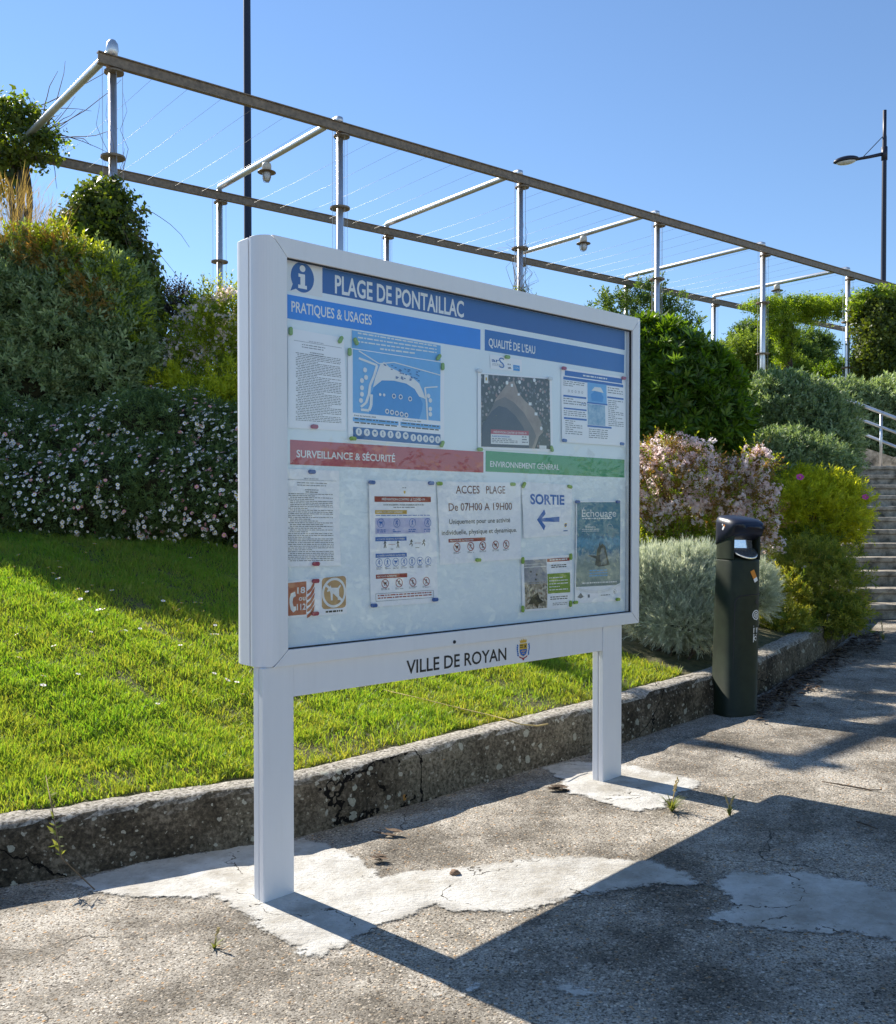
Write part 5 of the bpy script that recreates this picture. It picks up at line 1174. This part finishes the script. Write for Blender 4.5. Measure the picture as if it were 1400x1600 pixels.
def core(parent, blobs, k=.74):
    """the mass of twigs inside a dense bush"""
    bm = bmesh.new(); o_ = parent.location
    for i, b in enumerate(blobs):
        r_ = bmesh.ops.create_icosphere(bm, subdivisions=3, radius=1)
        for v in r_['verts']:
            q = 1 + .12*float(wob(v.co, 3, i)) + .05*float(wob(v.co, 11, i)); v.co = Vector((b[0] + v.co.x*b[3]*k*q, b[1] + v.co.y*b[4]*k*q, b[2] + v.co.z*b[5]*k*q)) - o_
    return from_bm('inner_twigs', bm, M['twigs'], parent, smooth=True)
def blossoms(name, parent, blobs, temps, n, mat, seed, scale=(.8, 1.3), tint=.55, **kw):
    rng = np.random.default_rng(seed); P, D = blob_points(rng, blobs, n, seed=seed - 1, **kw); P = P + D*.02
    V, F, T = place(temps, P - np.array(parent.location), D + rng.normal(size=D.shape)*.4 + np.array([0, 0, .3]), rng.uniform(*scale, n), np.clip(tint + .3*rng.normal(size=n), 0, 1), rng)
    o = link(name, np_mesh(name, V, [F], T), mat, parent); o['kind'] = 'stuff'; return o

# --- left bank
t = plant('shrub', 100, 520, 7.7, 'big rounded grey-green shrub with dry golden flower heads at the left edge', 'shrub')
bl = [px_blob(95, 545, 7.7, 128, 125), px_blob(10, 520, 7.7, 120, 130), px_blob(60, 470, 7.85, 125, 85), px_blob(150, 490, 7.8, 80, 90), px_blob(175, 590, 7.5, 65, 85), px_blob(30, 610, 7.45, 110, 70), px_blob(-90, 520, 7.7, 110, 140)]
foliage('foliage', t, bl, TM['small'], 15000, L['greyr'], 21, (.95, 1.8), .4, .55, depth=.25, lump=.17, hole=.62)
stems('stem', t, t.location, bl, 22, .02, 3); core(t, bl)
foliage('sun_tinted_leaves', t, [px_blob(60, 400, 7.65, 90, 34), px_blob(165, 455, 7.6, 50, 50), px_blob(200, 520, 7.5, 34, 50), px_blob(110, 430, 7.55, 60, 40)], TM['small'], 560, L['abelia'], 68, (.9, 1.7), .6, .6, tint=(.6, .3), depth=.5, lump=.25, stray=.15)  # yellower sprigs that paint sunlight onto the top of the shrub
rb_ = [px_blob(60, 405, 7.55, 75, 34), px_blob(140, 478, 7.35, 26, 38), px_blob(15, 420, 7.5, 60, 32), px_blob(110, 440, 7.5, 40, 24)]
fo = foliage('flower_heads', t, rb_, TM['rustf'], 620, L['rustf'], 22, (.7, 1.3), .1, .5, depth=.6); fo['kind'] = 'stuff'
t = plant('ornamental_grass', 30, 380, 8.0, 'tuft of golden feathery grass above the grey-green shrub at the left edge', 'grass tuft', z=2.2)
foliage('blades', t, [px_blob(25, 395, 8.0, 60, 40), px_blob(15, 365, 8.0, 40, 34)], TM['straw'], 330, L['straw'], 23, (.5, 1.05), 1.2, .35, depth=.8)
# ivy wrapped post
t = plant('ivy', 160, 400, 8.4, 'dark ivy pyramid smothering the front pergola post at the left', 'climber', z=1.6)
bl = [px_blob(168, 430, 8.35, 72, 70), px_blob(165, 365, 8.4, 55, 65), px_blob(160, 318, 8.45, 32, 34), px_blob(125, 370, 8.3, 40, 36), px_blob(205, 450, 8.3, 45, 40), px_blob(175, 500, 8.3, 75, 60), px_blob(105, 400, 8.3, 42, 40)]
core(t, bl, .62); foliage('foliage', t, bl, TM['ivy'], 3400, L['ivy'], 24, (.45, .95), -.1, .7, tint=(.42, .3), depth=.3, lump=.2)
foliage('new_leaves', t, [px_blob(112, 372, 8.1, 32, 28), px_blob(155, 318, 8.35, 26, 30), px_blob(170, 345, 8.2, 20, 20)], TM['ivy'], 260, L['vine'], 25, (.4, .75), .2, .7, depth=.5)
def tendrils(parent, x, y, z0, z1, n, rad, seed, r=.004, reach=.25):
    rr = random.Random(seed); bm = bmesh.new(); o_ = parent.location
    for i in range(n):
        a = rr.uniform(0, 6.28); s = rr.uniform(z0, z0 + (z1 - z0)*.4); e = rr.uniform(s + .2, z1); pts = []; k = 9
        for j in range(k):
            f = j/(k-1); a += rr.uniform(-.9, .9); q = rad*(.6 + .8*rr.random()) + (reach*f**3*rr.random() if i % 2 else 0); pts.append(Vector((x + q*math.cos(a), y + q*math.sin(a), s + (e - s)*f - (.12*f**4 if i % 3 == 0 else 0))) - o_)
        tube(bm, pts, [r*(1 - .7*j/(k-1)) for j in range(k)], 5)
    return from_bm('tendrils', bm, M['dry_stem'], parent, smooth=True)
tendrils(t, PB.x, PB.y, 3.0, 4.95, 22, .075, 5)
# drooping runners on the right side of the ivy
bm = bmesh.new(); rr = random.Random(8)
for i in range(26):
    p = at(185 + rr.uniform(-5, 25), rr.uniform(310, 430), 8.25) - t.location; pts = [p]
    v_ = Vector((rr.uniform(.01, .045), rr.uniform(-.04, .02), rr.uniform(-.03, .04)))
    for j in range(7): v_ += Vector((rr.uniform(-.02, .025), 0, -.022)); p = p + v_; pts.append(p)
    tube(bm, pts, [.004, .0038, .0035, .003, .0027, .0023, .002, .0015], 5)
from_bm('runners', bm, M['dry_stem'], t, smooth=True)
# vine on the far left post
p = PB + PE*PW; t = empty('climbing_vine', (p.x, p.y, TERR - .1), 0, 'leafy vine with a twisted trunk on the back pergola post at the upper left', 'climber')
bm = bmesh.new()
for k in range(4):
    pts = [Vector((.07*math.cos(z*2.1 + k*1.6) + .03*math.sin(3*z + k), .07*math.sin(z*2.1 + k*1.6), z)) for z in np.linspace(-.2, 2.75, 22)]; tube(bm, pts, [.045 - .012*z/2.7 for z in np.linspace(0, 2.7, 22)], 8)
from_bm('trunk', bm, M['bark'], t, smooth=True)
Yv_ = p.y; bl = [px_blob(20, 215, Yv_, 62, 38), px_blob(-30, 200, Yv_, 70, 45), px_blob(50, 232, Yv_ - .1, 45, 24), px_blob(25, 185, Yv_, 36, 22), px_blob(-20, 275, Yv_, 40, 45), px_blob(-60, 240, Yv_, 60, 60)]
foliage('foliage', t, bl, TM['ivy'], 1500, L['ivy'], 26, (.6, 1.2), -.1, .7, tint=(.5, .3), depth=.6, lump=.25)
foliage('new_leaves', t, [px_blob(15, 190, Yv_, 55, 28), px_blob(60, 220, Yv_, 45, 24), px_blob(30, 170, Yv_, 30, 22)], TM['ivy'], 240, L['vine'], 27, (.5, .95), .3, .8, depth=.8)
bm = bmesh.new(); rr = random.Random(11)
for i in range(30):
    q = at(rr.uniform(-10, 80), rr.uniform(170, 245), Yv_) - t.location; pts = [q]; v_ = Vector((rr.uniform(-.03, .11), rr.uniform(-.05, .05), rr.uniform(-.03, .08)))
    for j in range(7): v_ += Vector((rr.uniform(-.03, .03), rr.uniform(-.02, .02), rr.uniform(-.03, .025))); q = q + v_; pts.append(q)
    tube(bm, pts, [.007, .006, .0055, .005, .0045, .004, .003, .002], 5)
from_bm('bare_shoots', bm, M['dry_stem'], t, smooth=True)
# dark conical shrub and flowering abelia left of the sign
t = plant('dark_shrub', 285, 500, 9.2, 'dark purplish shrub peeping between the ivy and the flowering shrub', 'shrub', z=2.2)
bl = [px_blob(285, 520, 9.2, 40, 45), px_blob(278, 478, 9.2, 22, 26), px_blob(245, 530, 9.1, 50, 50), px_blob(320, 535, 9.2, 45, 40), px_blob(300, 495, 9.2, 22, 25)]
foliage('foliage', t, bl, TM['abelia'], 1700, leaf_mat('dark_purple_leaves', (.022, .022, .018), (.06, .05, .035), .2), 28, (.6, 1.1), .5, .5, depth=.5)
t = plant('flowering_shrub', 320, 600, 7.9, 'bright green flowering shrub with pale pink blossom left of the sign', 'shrub')
bl = [px_blob(345, 545, 7.9, 62, 78), px_blob(300, 590, 7.8, 75, 60), px_blob(265, 630, 7.6, 65, 40), px_blob(375, 620, 7.7, 75, 55), px_blob(345, 490, 8.0, 42, 36), px_blob(325, 650, 7.5, 80, 35), px_blob(440, 560, 8.0, 80, 80), px_blob(430, 640, 7.7, 80, 45)]
foliage('foliage', t, bl, TM['abelia'], 3600, L['abelia'], 29, (.65, 1.3), .5, .6, tint=(.5, .35), depth=.75, lump=.3, freq=3.2)
stems('stem', t, t.location, bl, 26, .012, 6, spread=.25)
foliage('sun_painted_leaves', t, [px_blob(330, 640, 7.3, 70, 34), px_blob(290, 655, 7.2, 50, 24), px_blob(360, 610, 7.4, 40, 40), px_blob(270, 600, 7.4, 34, 26)], TM['cistus'], 900, L['cistus'], 66, (.5, 1.1), .6, .7, depth=.9, lump=.3)  # brighter sprigs whose colour stands in for sun on the lower foliage
blossoms('blossom', t, [px_blob(335, 530, 7.85, 62, 70), px_blob(280, 570, 7.7, 60, 34), px_blob(360, 480, 7.9, 36, 28), px_blob(430, 560, 7.9, 60, 70)], FL['blossom'], 520, L['flower'], 30, (1.0, 1.7), depth=.6)
# daisy covered bank
db = empty('daisy_ground_cover', at(170, 830, 6.6), 0); db['kind'] = 'stuff'
bl = []
for px in range(-240, 640, 55):
    f = (px + 240)/880; dy = 20*math.sin(px*.021); bl += [px_blob(px, 770 + dy*.5 + 22*max(0, .75 - f), 6.55 + f*.25, 72, 78, .36), px_blob(px + 25, 700 + dy, 6.9 + f*.25, 70, 68, .40)]
core(db, bl, .78)['kind'] = 'stuff'; foliage('daisy_foliage', db, bl, TM['daisy'], 19000, L['daisy'], 31, (.7, 1.3), .3, .6, depth=.25, lump=.14, back=.1, minz=.9)
rng = np.random.default_rng(32); P, D = blob_points(rng, bl, 5200, depth=.07, lump=.14, seed=31, back=.02, minz=.9, hole=.72, freq=1.6); P = P + D*.035
dv = D*.8 + np.array([-.25, -.25, .5]) + rng.normal(size=D.shape)*.3; sc = rng.uniform(.8, 1.65, len(P)); pk = rng.random(len(P)) < .14
for nm, sel, mt in (('white_daisies', ~pk, M['petal_white']), ('pink_daisies', pk, M['petal_pink'])):
    V, F, T = place(FL['daisy'], P[sel] - np.array(db.location), dv[sel], sc[sel], np.full(sel.sum(), .5), rng); o = link(nm, np_mesh(nm, V, [F], T), mt, db); o['kind'] = 'stuff'
hexa = np.array([(math.cos(a)*.0042, math.sin(a)*.0042, .0022) for a in np.arange(6)*math.pi/3]); quad = (hexa, np.array([[0, 1, 2, 3], [0, 3, 4, 5]]), np.zeros(6))
V, F, T = place([quad], P - np.array(db.location), dv, sc, np.full(len(P), .5), rng); o = link('daisy_discs', np_mesh('daisy_discs', V, [F], T), M['disc'], db); o['kind'] = 'stuff'

# --- right bank
t = plant('glossy_shrub', 1070, 640, 8.0, 'large glossy dark green shrub with bright top leaves behind the right end of the sign', 'shrub')
bl = [px_blob(1045, 625, 8.4, 98, 92), px_blob(1005, 610, 8.5, 80, 90), px_blob(1075, 665, 8.2, 82, 70), px_blob(1022, 565, 8.5, 66, 48), px_blob(1095, 640, 8.4, 55, 62)]
core(t, bl, .7); foliage('foliage', t, bl, TM['ole'], 5200, L['ole'], 33, (.65, 1.25), .5, .45, depth=.3, lump=.14, hole=.6)
stems('stem', t, t.location, bl, 16, .02, 9)
t = plant('silvery_shrub', 1255, 650, 9.6, 'tall grey-green shrub with silvery tips between the glossy shrub and the stairs', 'shrub')
bl = [px_blob(1240, 672, 9.6, 82, 66), px_blob(1205, 650, 9.5, 56, 50), px_blob(1284, 712, 9.3, 46, 54), px_blob(1228, 628, 9.7, 54, 32), px_blob(1258, 655, 9.6, 34, 34)]
core(t, bl); foliage('foliage', t, bl, TM['small'], 7200, L['grey'], 34, (1.0, 1.8), .6, .5, depth=.28, lump=.2, hole=.6)
t = plant('silvery_shrub', 1235, 740, 8.6, 'lower grey-green shrub in front of the tall silvery one', 'shrub')
bl = [px_blob(1225, 745, 8.6, 72, 62), px_blob(1270, 735, 8.6, 50, 40), px_blob(1190, 760, 8.5, 48, 52), px_blob(1300, 760, 8.6, 35, 45)]
core(t, bl); foliage('foliage', t, bl, TM['small'], 4300, L['grey'], 35, (.9, 1.6), .5, .5, depth=.28, lump=.2, hole=.6)
t = plant('blossom_shrub', 1085, 800, 6.9, 'shrub covered in pale pink blossom beside the right edge of the sign', 'shrub')
bl = [px_blob(1060, 770, 6.9, 82, 68), px_blob(1030, 735, 6.95, 52, 40), px_blob(1115, 800, 6.85, 68, 58), px_blob(1165, 805, 6.85, 42, 55), px_blob(1010, 790, 6.9, 60, 70), px_blob(1150, 750, 6.9, 36, 26), px_blob(1185, 735, 6.9, 20, 30)]
foliage('foliage', t, bl, TM['abelia'], 1700, L['abred'], 36, (.5, .95), .5, .6, tint=(.45, .35), depth=.7, lump=.3, freq=3, stray=.15)
foliage('green_leaves', t, bl, TM['abelia'], 800, L['abelia'], 67, (.5, 1.0), .5, .6, depth=.7, lump=.3, freq=3, stray=.2)
lw = [px_blob(1035, 845, 6.75, 60, 40), px_blob(1100, 855, 6.7, 70, 34), px_blob(1010, 870, 6.6, 45, 28)]
foliage('lower_leaves', t, lw, TM['abelia'], 900, L['abelia'], 37, (.5, .9), .5, .7, depth=.8)
stems('stem', t, t.location, bl, 34, .014, 12, spread=.3, mat=M['dry_stem'])
blossoms('blossom', t, bl, FL['blossom'], 2100, L['flower'], 38, (.8, 1.5), depth=.35, lump=.3, freq=3, hole=.75, stray=.15)
t = plant('santolina', 1058, 945, 5.75, 'pale silver feathery mound growing between the sign and the bin', 'shrub')
bl = [px_blob(1058, 935, 5.75, 72, 66), px_blob(1015, 925, 5.75, 45, 55), px_blob(1095, 915, 5.8, 42, 50), px_blob(1075, 968, 5.6, 58, 34), px_blob(1118, 945, 5.65, 34, 46), px_blob(1185, 925, 5.9, 18, 34)]
core(t, bl, .68); foliage('foliage', t, bl, TM['needle'], 9000, L['needle'], 38, (.75, 1.35), .7, .4, depth=.3, lump=.12)
stems('stem', t, t.location, bl, 14, .008, 15, spread=.2)
t = plant('rock_rose', 1275, 800, 8.1, 'yellow-green bush with a few magenta flowers beside the stairs', 'shrub')
bl = [px_blob(1270, 800, 8.1, 72, 46), px_blob(1225, 795, 8.0, 38, 32), px_blob(1315, 800, 8.1, 40, 46), px_blob(1265, 765, 8.15, 48, 28)]
foliage('foliage', t, bl, TM['cistus'], 1900, L['cistus'], 39, (.6, 1.1), .5, .6, depth=.5, lump=.3, hole=.6, stray=.12)
dk = [px_blob(1280, 860, 8.0, 60, 35), px_blob(1240, 855, 7.9, 40, 30)]
foliage('lower_leaves', t, dk, TM['cistus'], 420, L['rusty'], 40, (.6, 1.0), .3, .7, tint=(.25, .25), depth=.8)
stems('stem', t, t.location, bl, 20, .012, 16, spread=.2)
def big_flower(px, py, Y, r, seed, parent=None, d=(-.2, -.8, .5)):
    rng = np.random.default_rng(seed); V, F, T = [], [], []
    for i in range(5):
        a = 2*math.pi*i/5 + .3; c, s = math.cos(a), math.sin(a); b = len(V)
        for (x, y, z) in ((0, 0, 0), (.5, .45, .12), (.42, .95, .3), (0, 1.05, .26), (-.42, .95, .3), (-.5, .45, .12)): V.append((r*(c*x - s*y), r*(s*x + c*y), r*z))
        F.append((b, b+1, b+2, b+3)); F.append((b, b+3, b+4, b+5))
    M_ = rot_to(d)[:, [0, 2, 1]]; p = at(px, py, Y); o_ = np.array(parent.location if parent else (0, 0, 0)); V = np.array(V) @ M_.T + np.array(p) - o_
    o = link('flower', np_mesh('flower', V, [np.array(F)]), M['magenta'], parent); bm = bmesh.new()
    bmesh.ops.create_icosphere(bm, subdivisions=2, radius=r*.22, matrix=Matrix.Translation(Vector(np.array(p) - o_) + Vector(d).normalized()*r*.15)); from_bm('disc', bm, M['disc'], o); return o
for q in ((1250, 746, 7.75, .03), (1352, 777, 7.9, .026)): big_flower(*q, int(q[0]), t)
t = plant('low_bush', 1275, 920, 7.1, 'low olive and rust coloured bush behind the kerb to the right of the bin', 'shrub')
bl = [px_blob(1275, 928, 7.1, 66, 44), px_blob(1225, 940, 7.0, 42, 42), px_blob(1310, 930, 7.1, 44, 46), px_blob(1262, 880, 7.2, 58, 30), px_blob(1230, 975, 6.8, 45, 26), px_blob(1300, 965, 6.95, 50, 26)]
foliage('foliage', t, bl, TM['cistus'], 2600, L['rusty'], 41, (.45, .9), .4, .7, tint=(.5, .4), depth=.6, lump=.3, hole=.7, stray=.12)
stems('stem', t, t.location, bl, 26, .01, 17, spread=.25)
blossoms('blossom', t, [px_blob(1215, 860, 7.2, 30, 22), px_blob(1200, 830, 7.2, 24, 18), px_blob(1250, 905, 7.0, 24, 16)], FL['blossom'], 34, L['flower'], 43, (.7, 1.1), depth=.7)
p = on_ground(1338, 985); p.z += KH; t = empty('flower_stalk', p, 0, 'single magenta rock rose flower on a thin stalk at the kerb end by the stairs', 'flower')
big_flower(1346, 931, p.y, .037, 4, t, (-.3, -.9, .2))
bm = bmesh.new(); e1_ = at(1346, 931, p.y) - p; tube(bm, [Vector((0, 0, 0)), e1_*.5 + Vector((.02, 0, .01)), e1_], [.004, .003, .0025], 6)
e2_ = at(1382, 925, p.y) - p; tube(bm, [Vector((0, 0, 0)), e2_*.5 + Vector((.02, 0, -.02)), e2_], [.004, .003, .002], 6)
from_bm('stem', bm, M['straw'], t, smooth=True)
foliage('leaves', t, [(p.x, p.y, p.z + .06, .10, .08, .06)], TM['cistus'], 40, L['rusty'], 44, (.4, .8), .4, .8, depth=.9)
# hedge at the stair head, trees and vines beyond
t = plant('hedge', 1370, 650, 13.8, 'grey-green hedge behind the handrail at the head of the stairs', 'hedge', z=2.0)
bl = [px_blob(1320 + 38*i, 645 + 8*math.sin(i*2), 14.6 - .05*i, 46, 42) for i in range(7)] + [px_blob(1350 + 60*i, 690, 14.4, 50, 30) for i in range(4)]
core(t, bl); foliage('foliage', t, bl, TM['small'], 6800, L['grey'], 45, (1.3, 2.3), .5, .5, tint=(.6, .3), depth=.3, lump=.14)
def tree(px, py, Y, label, bl, temp, n, mat, seed, sc, trunk_r=.12, tint=(.45, .3), **kw):
    p = at(px, py, Y); t = empty('tree', (p.x, p.y, TERR - .1), 0, label, 'tree', 'trees beyond the pergola')
    foliage('crown', t, bl, temp, n, mat, seed, sc, .2, .7, tint=tint, **kw)
    rr = random.Random(seed); bm = bmesh.new(); top = max(b[2] for b in bl) - t.location.z
    tube(bm, [Vector((0, 0, -.3)), Vector((.05, .03, top*.4)), Vector((-.05, 0, top*.85))], [trunk_r, trunk_r*.8, trunk_r*.3], 10)
    for b in bl:
        e = Vector(b[:3]) - t.location; s = Vector((0, 0, max(.3, e.z*.55))); tube(bm, [s, s.lerp(e, .5) + Vector((0, 0, .1)), e], [trunk_r*.5, trunk_r*.3, trunk_r*.1], 7)
    from_bm('trunk', bm, M['bark'], t, smooth=True); return t
tree(1195, 540, 24, 'dark green tree with spreading crown beyond the pergola, left of the vine trunk', [px_blob(1195, 545, 24, 52, 34), px_blob(1165, 560, 23.8, 40, 26), px_blob(1178, 520, 24, 30, 14), px_blob(1270, 548, 24.5, 34, 30), px_blob(1240, 570, 23.8, 50, 26), px_blob(1130, 565, 24, 22, 18)], TM['tree'], 5200, L['tree'], 46, (.5, 1.0), .2, hole=.5, depth=.6, lump=.3)
tree(1180, 575, 20, 'mid green bushy tree in front of the dark spreading tree', [px_blob(1165, 560, 20, 38, 34), px_blob(1200, 580, 20, 45, 32), px_blob(1150, 590, 20, 40, 30), px_blob(1230, 590, 19.8, 40, 24)], TM['tree'], 3600, leaf_mat('mid_green_leaves', (.10, .17, .025), (.30, .40, .07), .5), 47, (.4, .8), .14, depth=.6, lump=.3, hole=.4)
tree(1312, 580, 19, 'golden olive bushy tree seen between the far pergola posts', [px_blob(1305, 588, 19, 26, 20), px_blob(1330, 592, 19, 34, 24), px_blob(1285, 598, 19, 20, 16), px_blob(1345, 575, 19.2, 16, 18)], TM['tree'], 1700, L['vine'], 48, (.35, .7), .1, tint=(.35, .3), depth=.6, lump=.25)
tree(1030, 490, 17, 'broad-leaved tree rising behind the right corner of the sign', [px_blob(1045, 495, 17, 36, 30), px_blob(985, 488, 17, 42, 28), px_blob(1018, 465, 17, 28, 26), px_blob(950, 480, 17, 26, 20), px_blob(1000, 520, 17, 70, 30), px_blob(1060, 510, 17, 26, 30)], TM['tree'], 900, L['tree'], 49, (.5, 1.0), .1, tint=(.5, .3), depth=.8, lump=.35, hole=.6)
# yellow-green vine over the far pergola bays, and the ivy mass at its end
q = PB + PD*sta[5] + PE*PW; t = empty('climbing_vine', (q.x, q.y, TERR - .1), 0, 'yellow-green vine draped over the far pergola bays with a twisted trunk', 'climber')
Yq = q.y; bl = [px_blob(1198, 477, 17.5, 34, 12), px_blob(1212, 497, 17.5, 26, 24), px_blob(1228, 525, 17.5, 17, 30), px_blob(1255, 478, 17.8, 46, 13), px_blob(1300, 482, 18, 42, 15), px_blob(1222, 552, 17.4, 12, 18), px_blob(1340, 480, 18, 36, 20), px_blob(1262, 494, 17.9, 30, 12)]
foliage('foliage', t, bl, TM['vine'], 3900, L['vine'], 50, (.42, .8), -.3, .8, tint=(.55, .33), depth=.8, lump=.35, freq=3, stray=.15)
bm = bmesh.new()
for k in range(3):
    b_ = at(1228, 585, 17.5) - t.location
    tube(bm, [b_ + Vector((.09*math.cos(z*2.3 + k*2.1), .09*math.sin(z*2.3 + k*2.1), z)) for z in np.linspace(-1.2, .9, 16)], [.055]*16, 8)
from_bm('trunk', bm, M['bark'], t, smooth=True)
t = plant('ivy', 1375, 520, 16.4, 'tall mass of dark ivy hanging over the end of the pergola at the right edge', 'climber', z=2.1)
bl = [px_blob(1380, 520, 16.4, 40, 54), px_blob(1370, 560, 16.3, 32, 36), px_blob(1410, 560, 16.3, 42, 56), px_blob(1368, 482, 16.5, 34, 20), px_blob(1412, 487, 16.5, 38, 30), px_blob(1392, 595, 16.2, 36, 26)]
core(t, bl, .7); foliage('foliage', t, bl, TM['ivy'], 4200, L['ivy'], 51, (.7, 1.3), -.3, .6, tint=(.5, .3), depth=.25, lump=.16)
foliage('new_leaves', t, [px_blob(1378, 468, 16.4, 38, 16), px_blob(1345, 476, 16.4, 18, 14), px_blob(1405, 472, 16.4, 30, 18)], TM['ivy'], 420, L['vine'], 52, (.7, 1.2), .3, .7, depth=.6)
# thin dry vine on the third pergola post
q = PB + PD*sta[2]; t = empty('dry_vine', (q.x, q.y, TERR - .1), 0, 'wispy dry vine around the pergola post above the middle of the sign', 'climber')
tendrils(t, q.x, q.y, 3.3, 4.9, 22, .085, 21, .0045, .35)
foliage('leaves', t, [px_blob(812, 462, q.y, 20, 12)], TM['ivy'], 60, L['ivy'], 53, (.4, .7), .3, .8, tint=(.8, .2), depth=.9)
# clipped hedge along the far side of the path, out of the picture, seen in the glass
t = empty('hedge', (4.9, 1.5, gz(4.9, 1.5)), 0, 'leafy hedge across the path, mirrored in the glass of the board', 'hedge')
bl = [(4.9 + .3*math.sin(i*1.9), -1.6 + .62*i, .66 + .12*math.sin(i*1.3), .62, .6, .82 + .16*math.sin(i*2.2)) for i in range(12)]
foliage('foliage', t, bl, TM['vine'], 5200, leaf_mat('hedge_leaves', (.2, .25, .12), (.80, .84, .66), .3), 54, (.8, 1.6), .4, .6, depth=.4, back=1.0)

# ------------------------------------------------------------------ lawn
rng = np.random.default_rng(61)
bx = np.array([b[:3] for b in base]); seg = np.linalg.norm(np.diff(bx[:, :2], axis=0), axis=1); cum = np.concatenate([[0], np.cumsum(seg)])
i0 = 3; s_lo = cum[2] + 14.5
kx = [(p.x, p.y) for p in kline]
s_hi = cum[np.argmin(np.linalg.norm(bx[:, :2] - np.array(on_ground(1118, 1114))[:2], axis=1))]
s_lo = cum[np.argmin(np.linalg.norm(bx[:, :2] - np.array(on_ground(0, 1383))[:2], axis=1))] - 2.6
NG = 330000
s = rng.uniform(s_lo, s_hi, NG*2); t_ = 3.9*rng.random(NG*2)**1.2
x = np.interp(s, cum, bx[:, 0]); y = np.interp(s, cum, bx[:, 1]); z = np.interp(s, cum, bx[:, 2])
edge = .03 + .05*(wob(np.stack([s*3, s*0, s*0], -1), 2.3, 1) + .6)
tb = t_ + .13 + edge*.6; X = x + BK.x*tb; Yg = y + BK.y*tb
pr = np.array([prof(v) for v in np.linspace(0, 4.5, 200)]); Zg = z + np.interp(tb - .13, np.linspace(0, 4.5, 200), pr)*np.maximum(0, (TERR - z)/2.15) + .02*np.where(tb > .2, wob(np.stack([X, Yg, X*0], -1), 3), 0)
# keep what the picture (or a step aside) can show, thin it with distance
vis = (X > -.75*Yg - .6) & (rng.random(NG*2) < np.clip((3.6/np.maximum(Yg, .5))**1.2, .25, 1))
bare = wob(np.stack([X*1.3, Yg*1.3, X*0], -1), 1.7, 5)
vis &= (t_ > .22) | (rng.random(NG*2) < .45 + .4*bare)
X, Yg, Zg, tb = X[vis][:NG], Yg[vis][:NG], Zg[vis][:NG], tb[vis][:NG]; n = len(X)
clump = wob(np.stack([X, Yg, X*0], -1), 9, 2)
H = rng.uniform(.016, .052, n)*(1 + .5*clump); az = rng.uniform(0, 2*np.pi, n); lean = rng.uniform(.15, .95, n); wd = rng.uniform(.001, .0021, n)*(1 + .12*Yg)
dx, dy = np.cos(az), np.sin(az); ba = rng.uniform(0, 2*np.pi, n); sx_, sy_ = np.cos(ba), np.sin(ba)
Vg = np.zeros((n, 5, 3)); 
for k, (f, ww) in enumerate(((0, 1), (0, -1), (.6, .75), (.6, -.75), (1, 0))):
    Vg[:, k, 0] = X + dx*H*lean*f**1.6 + sx_*wd*ww; Vg[:, k, 1] = Yg + dy*H*lean*f**1.6 + sy_*wd*ww; Vg[:, k, 2] = Zg - .004 + H*f*(1 - .35*lean*f)
bidx = (np.arange(n)*5)[:, None]
tint = np.clip(.62 + .22*rng.normal(size=n) + .22*wob(np.stack([X, Yg, X*0], -1), 2.6, 9) - .45*np.exp(-tb/.22), 0, 1)
lawn = link('lawn_grass', np_mesh('lawn_grass', Vg.reshape(-1, 3), [bidx + np.array([[0, 1, 3, 2]]), bidx + np.array([[2, 3, 4]])], np.repeat(tint, 5)), L['grass']); lawn['kind'] = 'stuff'
# single daisies in the lawn
def lawn_at(px, py):
    r = ray(px, py); t = 1.5
    while t < 12:
        p = CAM + r*t
        if p.z < bank_z(p.x, p.y) + .035: return p
        t += .01
    return CAM + r*6
md = bpy.data.meshes.new('daisy_petals'); a_ = FL['daisy'][0]; md = np_mesh('daisy_petals', a_[0]*1.0, [a_[1]], a_[2]); md.materials.append(M['petal_white'])
bm = bmesh.new(); bmesh.ops.create_icosphere(bm, subdivisions=1, radius=.0035); me_d = bpy.data.meshes.new('daisy_disc'); bm.to_mesh(me_d); bm.free(); me_d.materials.append(M['disc'])
bm = bmesh.new(); tube(bm, [(0, 0, -.05), (.003, 0, -.02), (0, 0, 0)], .0009, 5); me_s = bpy.data.meshes.new('daisy_stem'); bm.to_mesh(me_s); bm.free(); me_s.materials.append(L['weed'])
def z7(x, y): return x/2.76, 820 + y/2.76
rr = random.Random(3)
for k, (x_, y_) in enumerate([(80,138),(62,190),(38,238),(250,165),(208,193),(258,192),(230,218),(250,241),(335,286),(375,298),(397,270),(483,292),(425,376),(447,374),(346,330),(145,358),(90,455),(72,483),(392,472),(401,494),(518,471),(543,466),(604,458),(770,376),(747,367),(841,344),(867,346),(783,347),(704,338),(928,443),(916,482),(936,482),(784,478),(778,530),(877,382),(84,585),(410,629),(337,655),(187,664),(187,704),(680,784),(408,90),(370,128),(820,150),(1022,690),(1046,742),(980,680),(924,652),(232,533),(615,260)]):
    p = lawn_at(*z7(x_, y_)); o = bpy.data.objects.new('lawn_daisy', md); COL.objects.link(o); o.location = p + Vector((0, 0, .012)); o.rotation_euler = (rr.uniform(-.5, .3), rr.uniform(-.4, .4), rr.uniform(0, 6)); o.scale = (rr.uniform(1.0, 1.6),)*3
    tag(o, 'small white daisy growing in the sunny lawn beside the sign', 'daisy', 'daisies scattered in the lawn')
    for nm, me in (('disc', me_d), ('stem', me_s)): c = bpy.data.objects.new(nm, me); COL.objects.link(c); c.parent = o
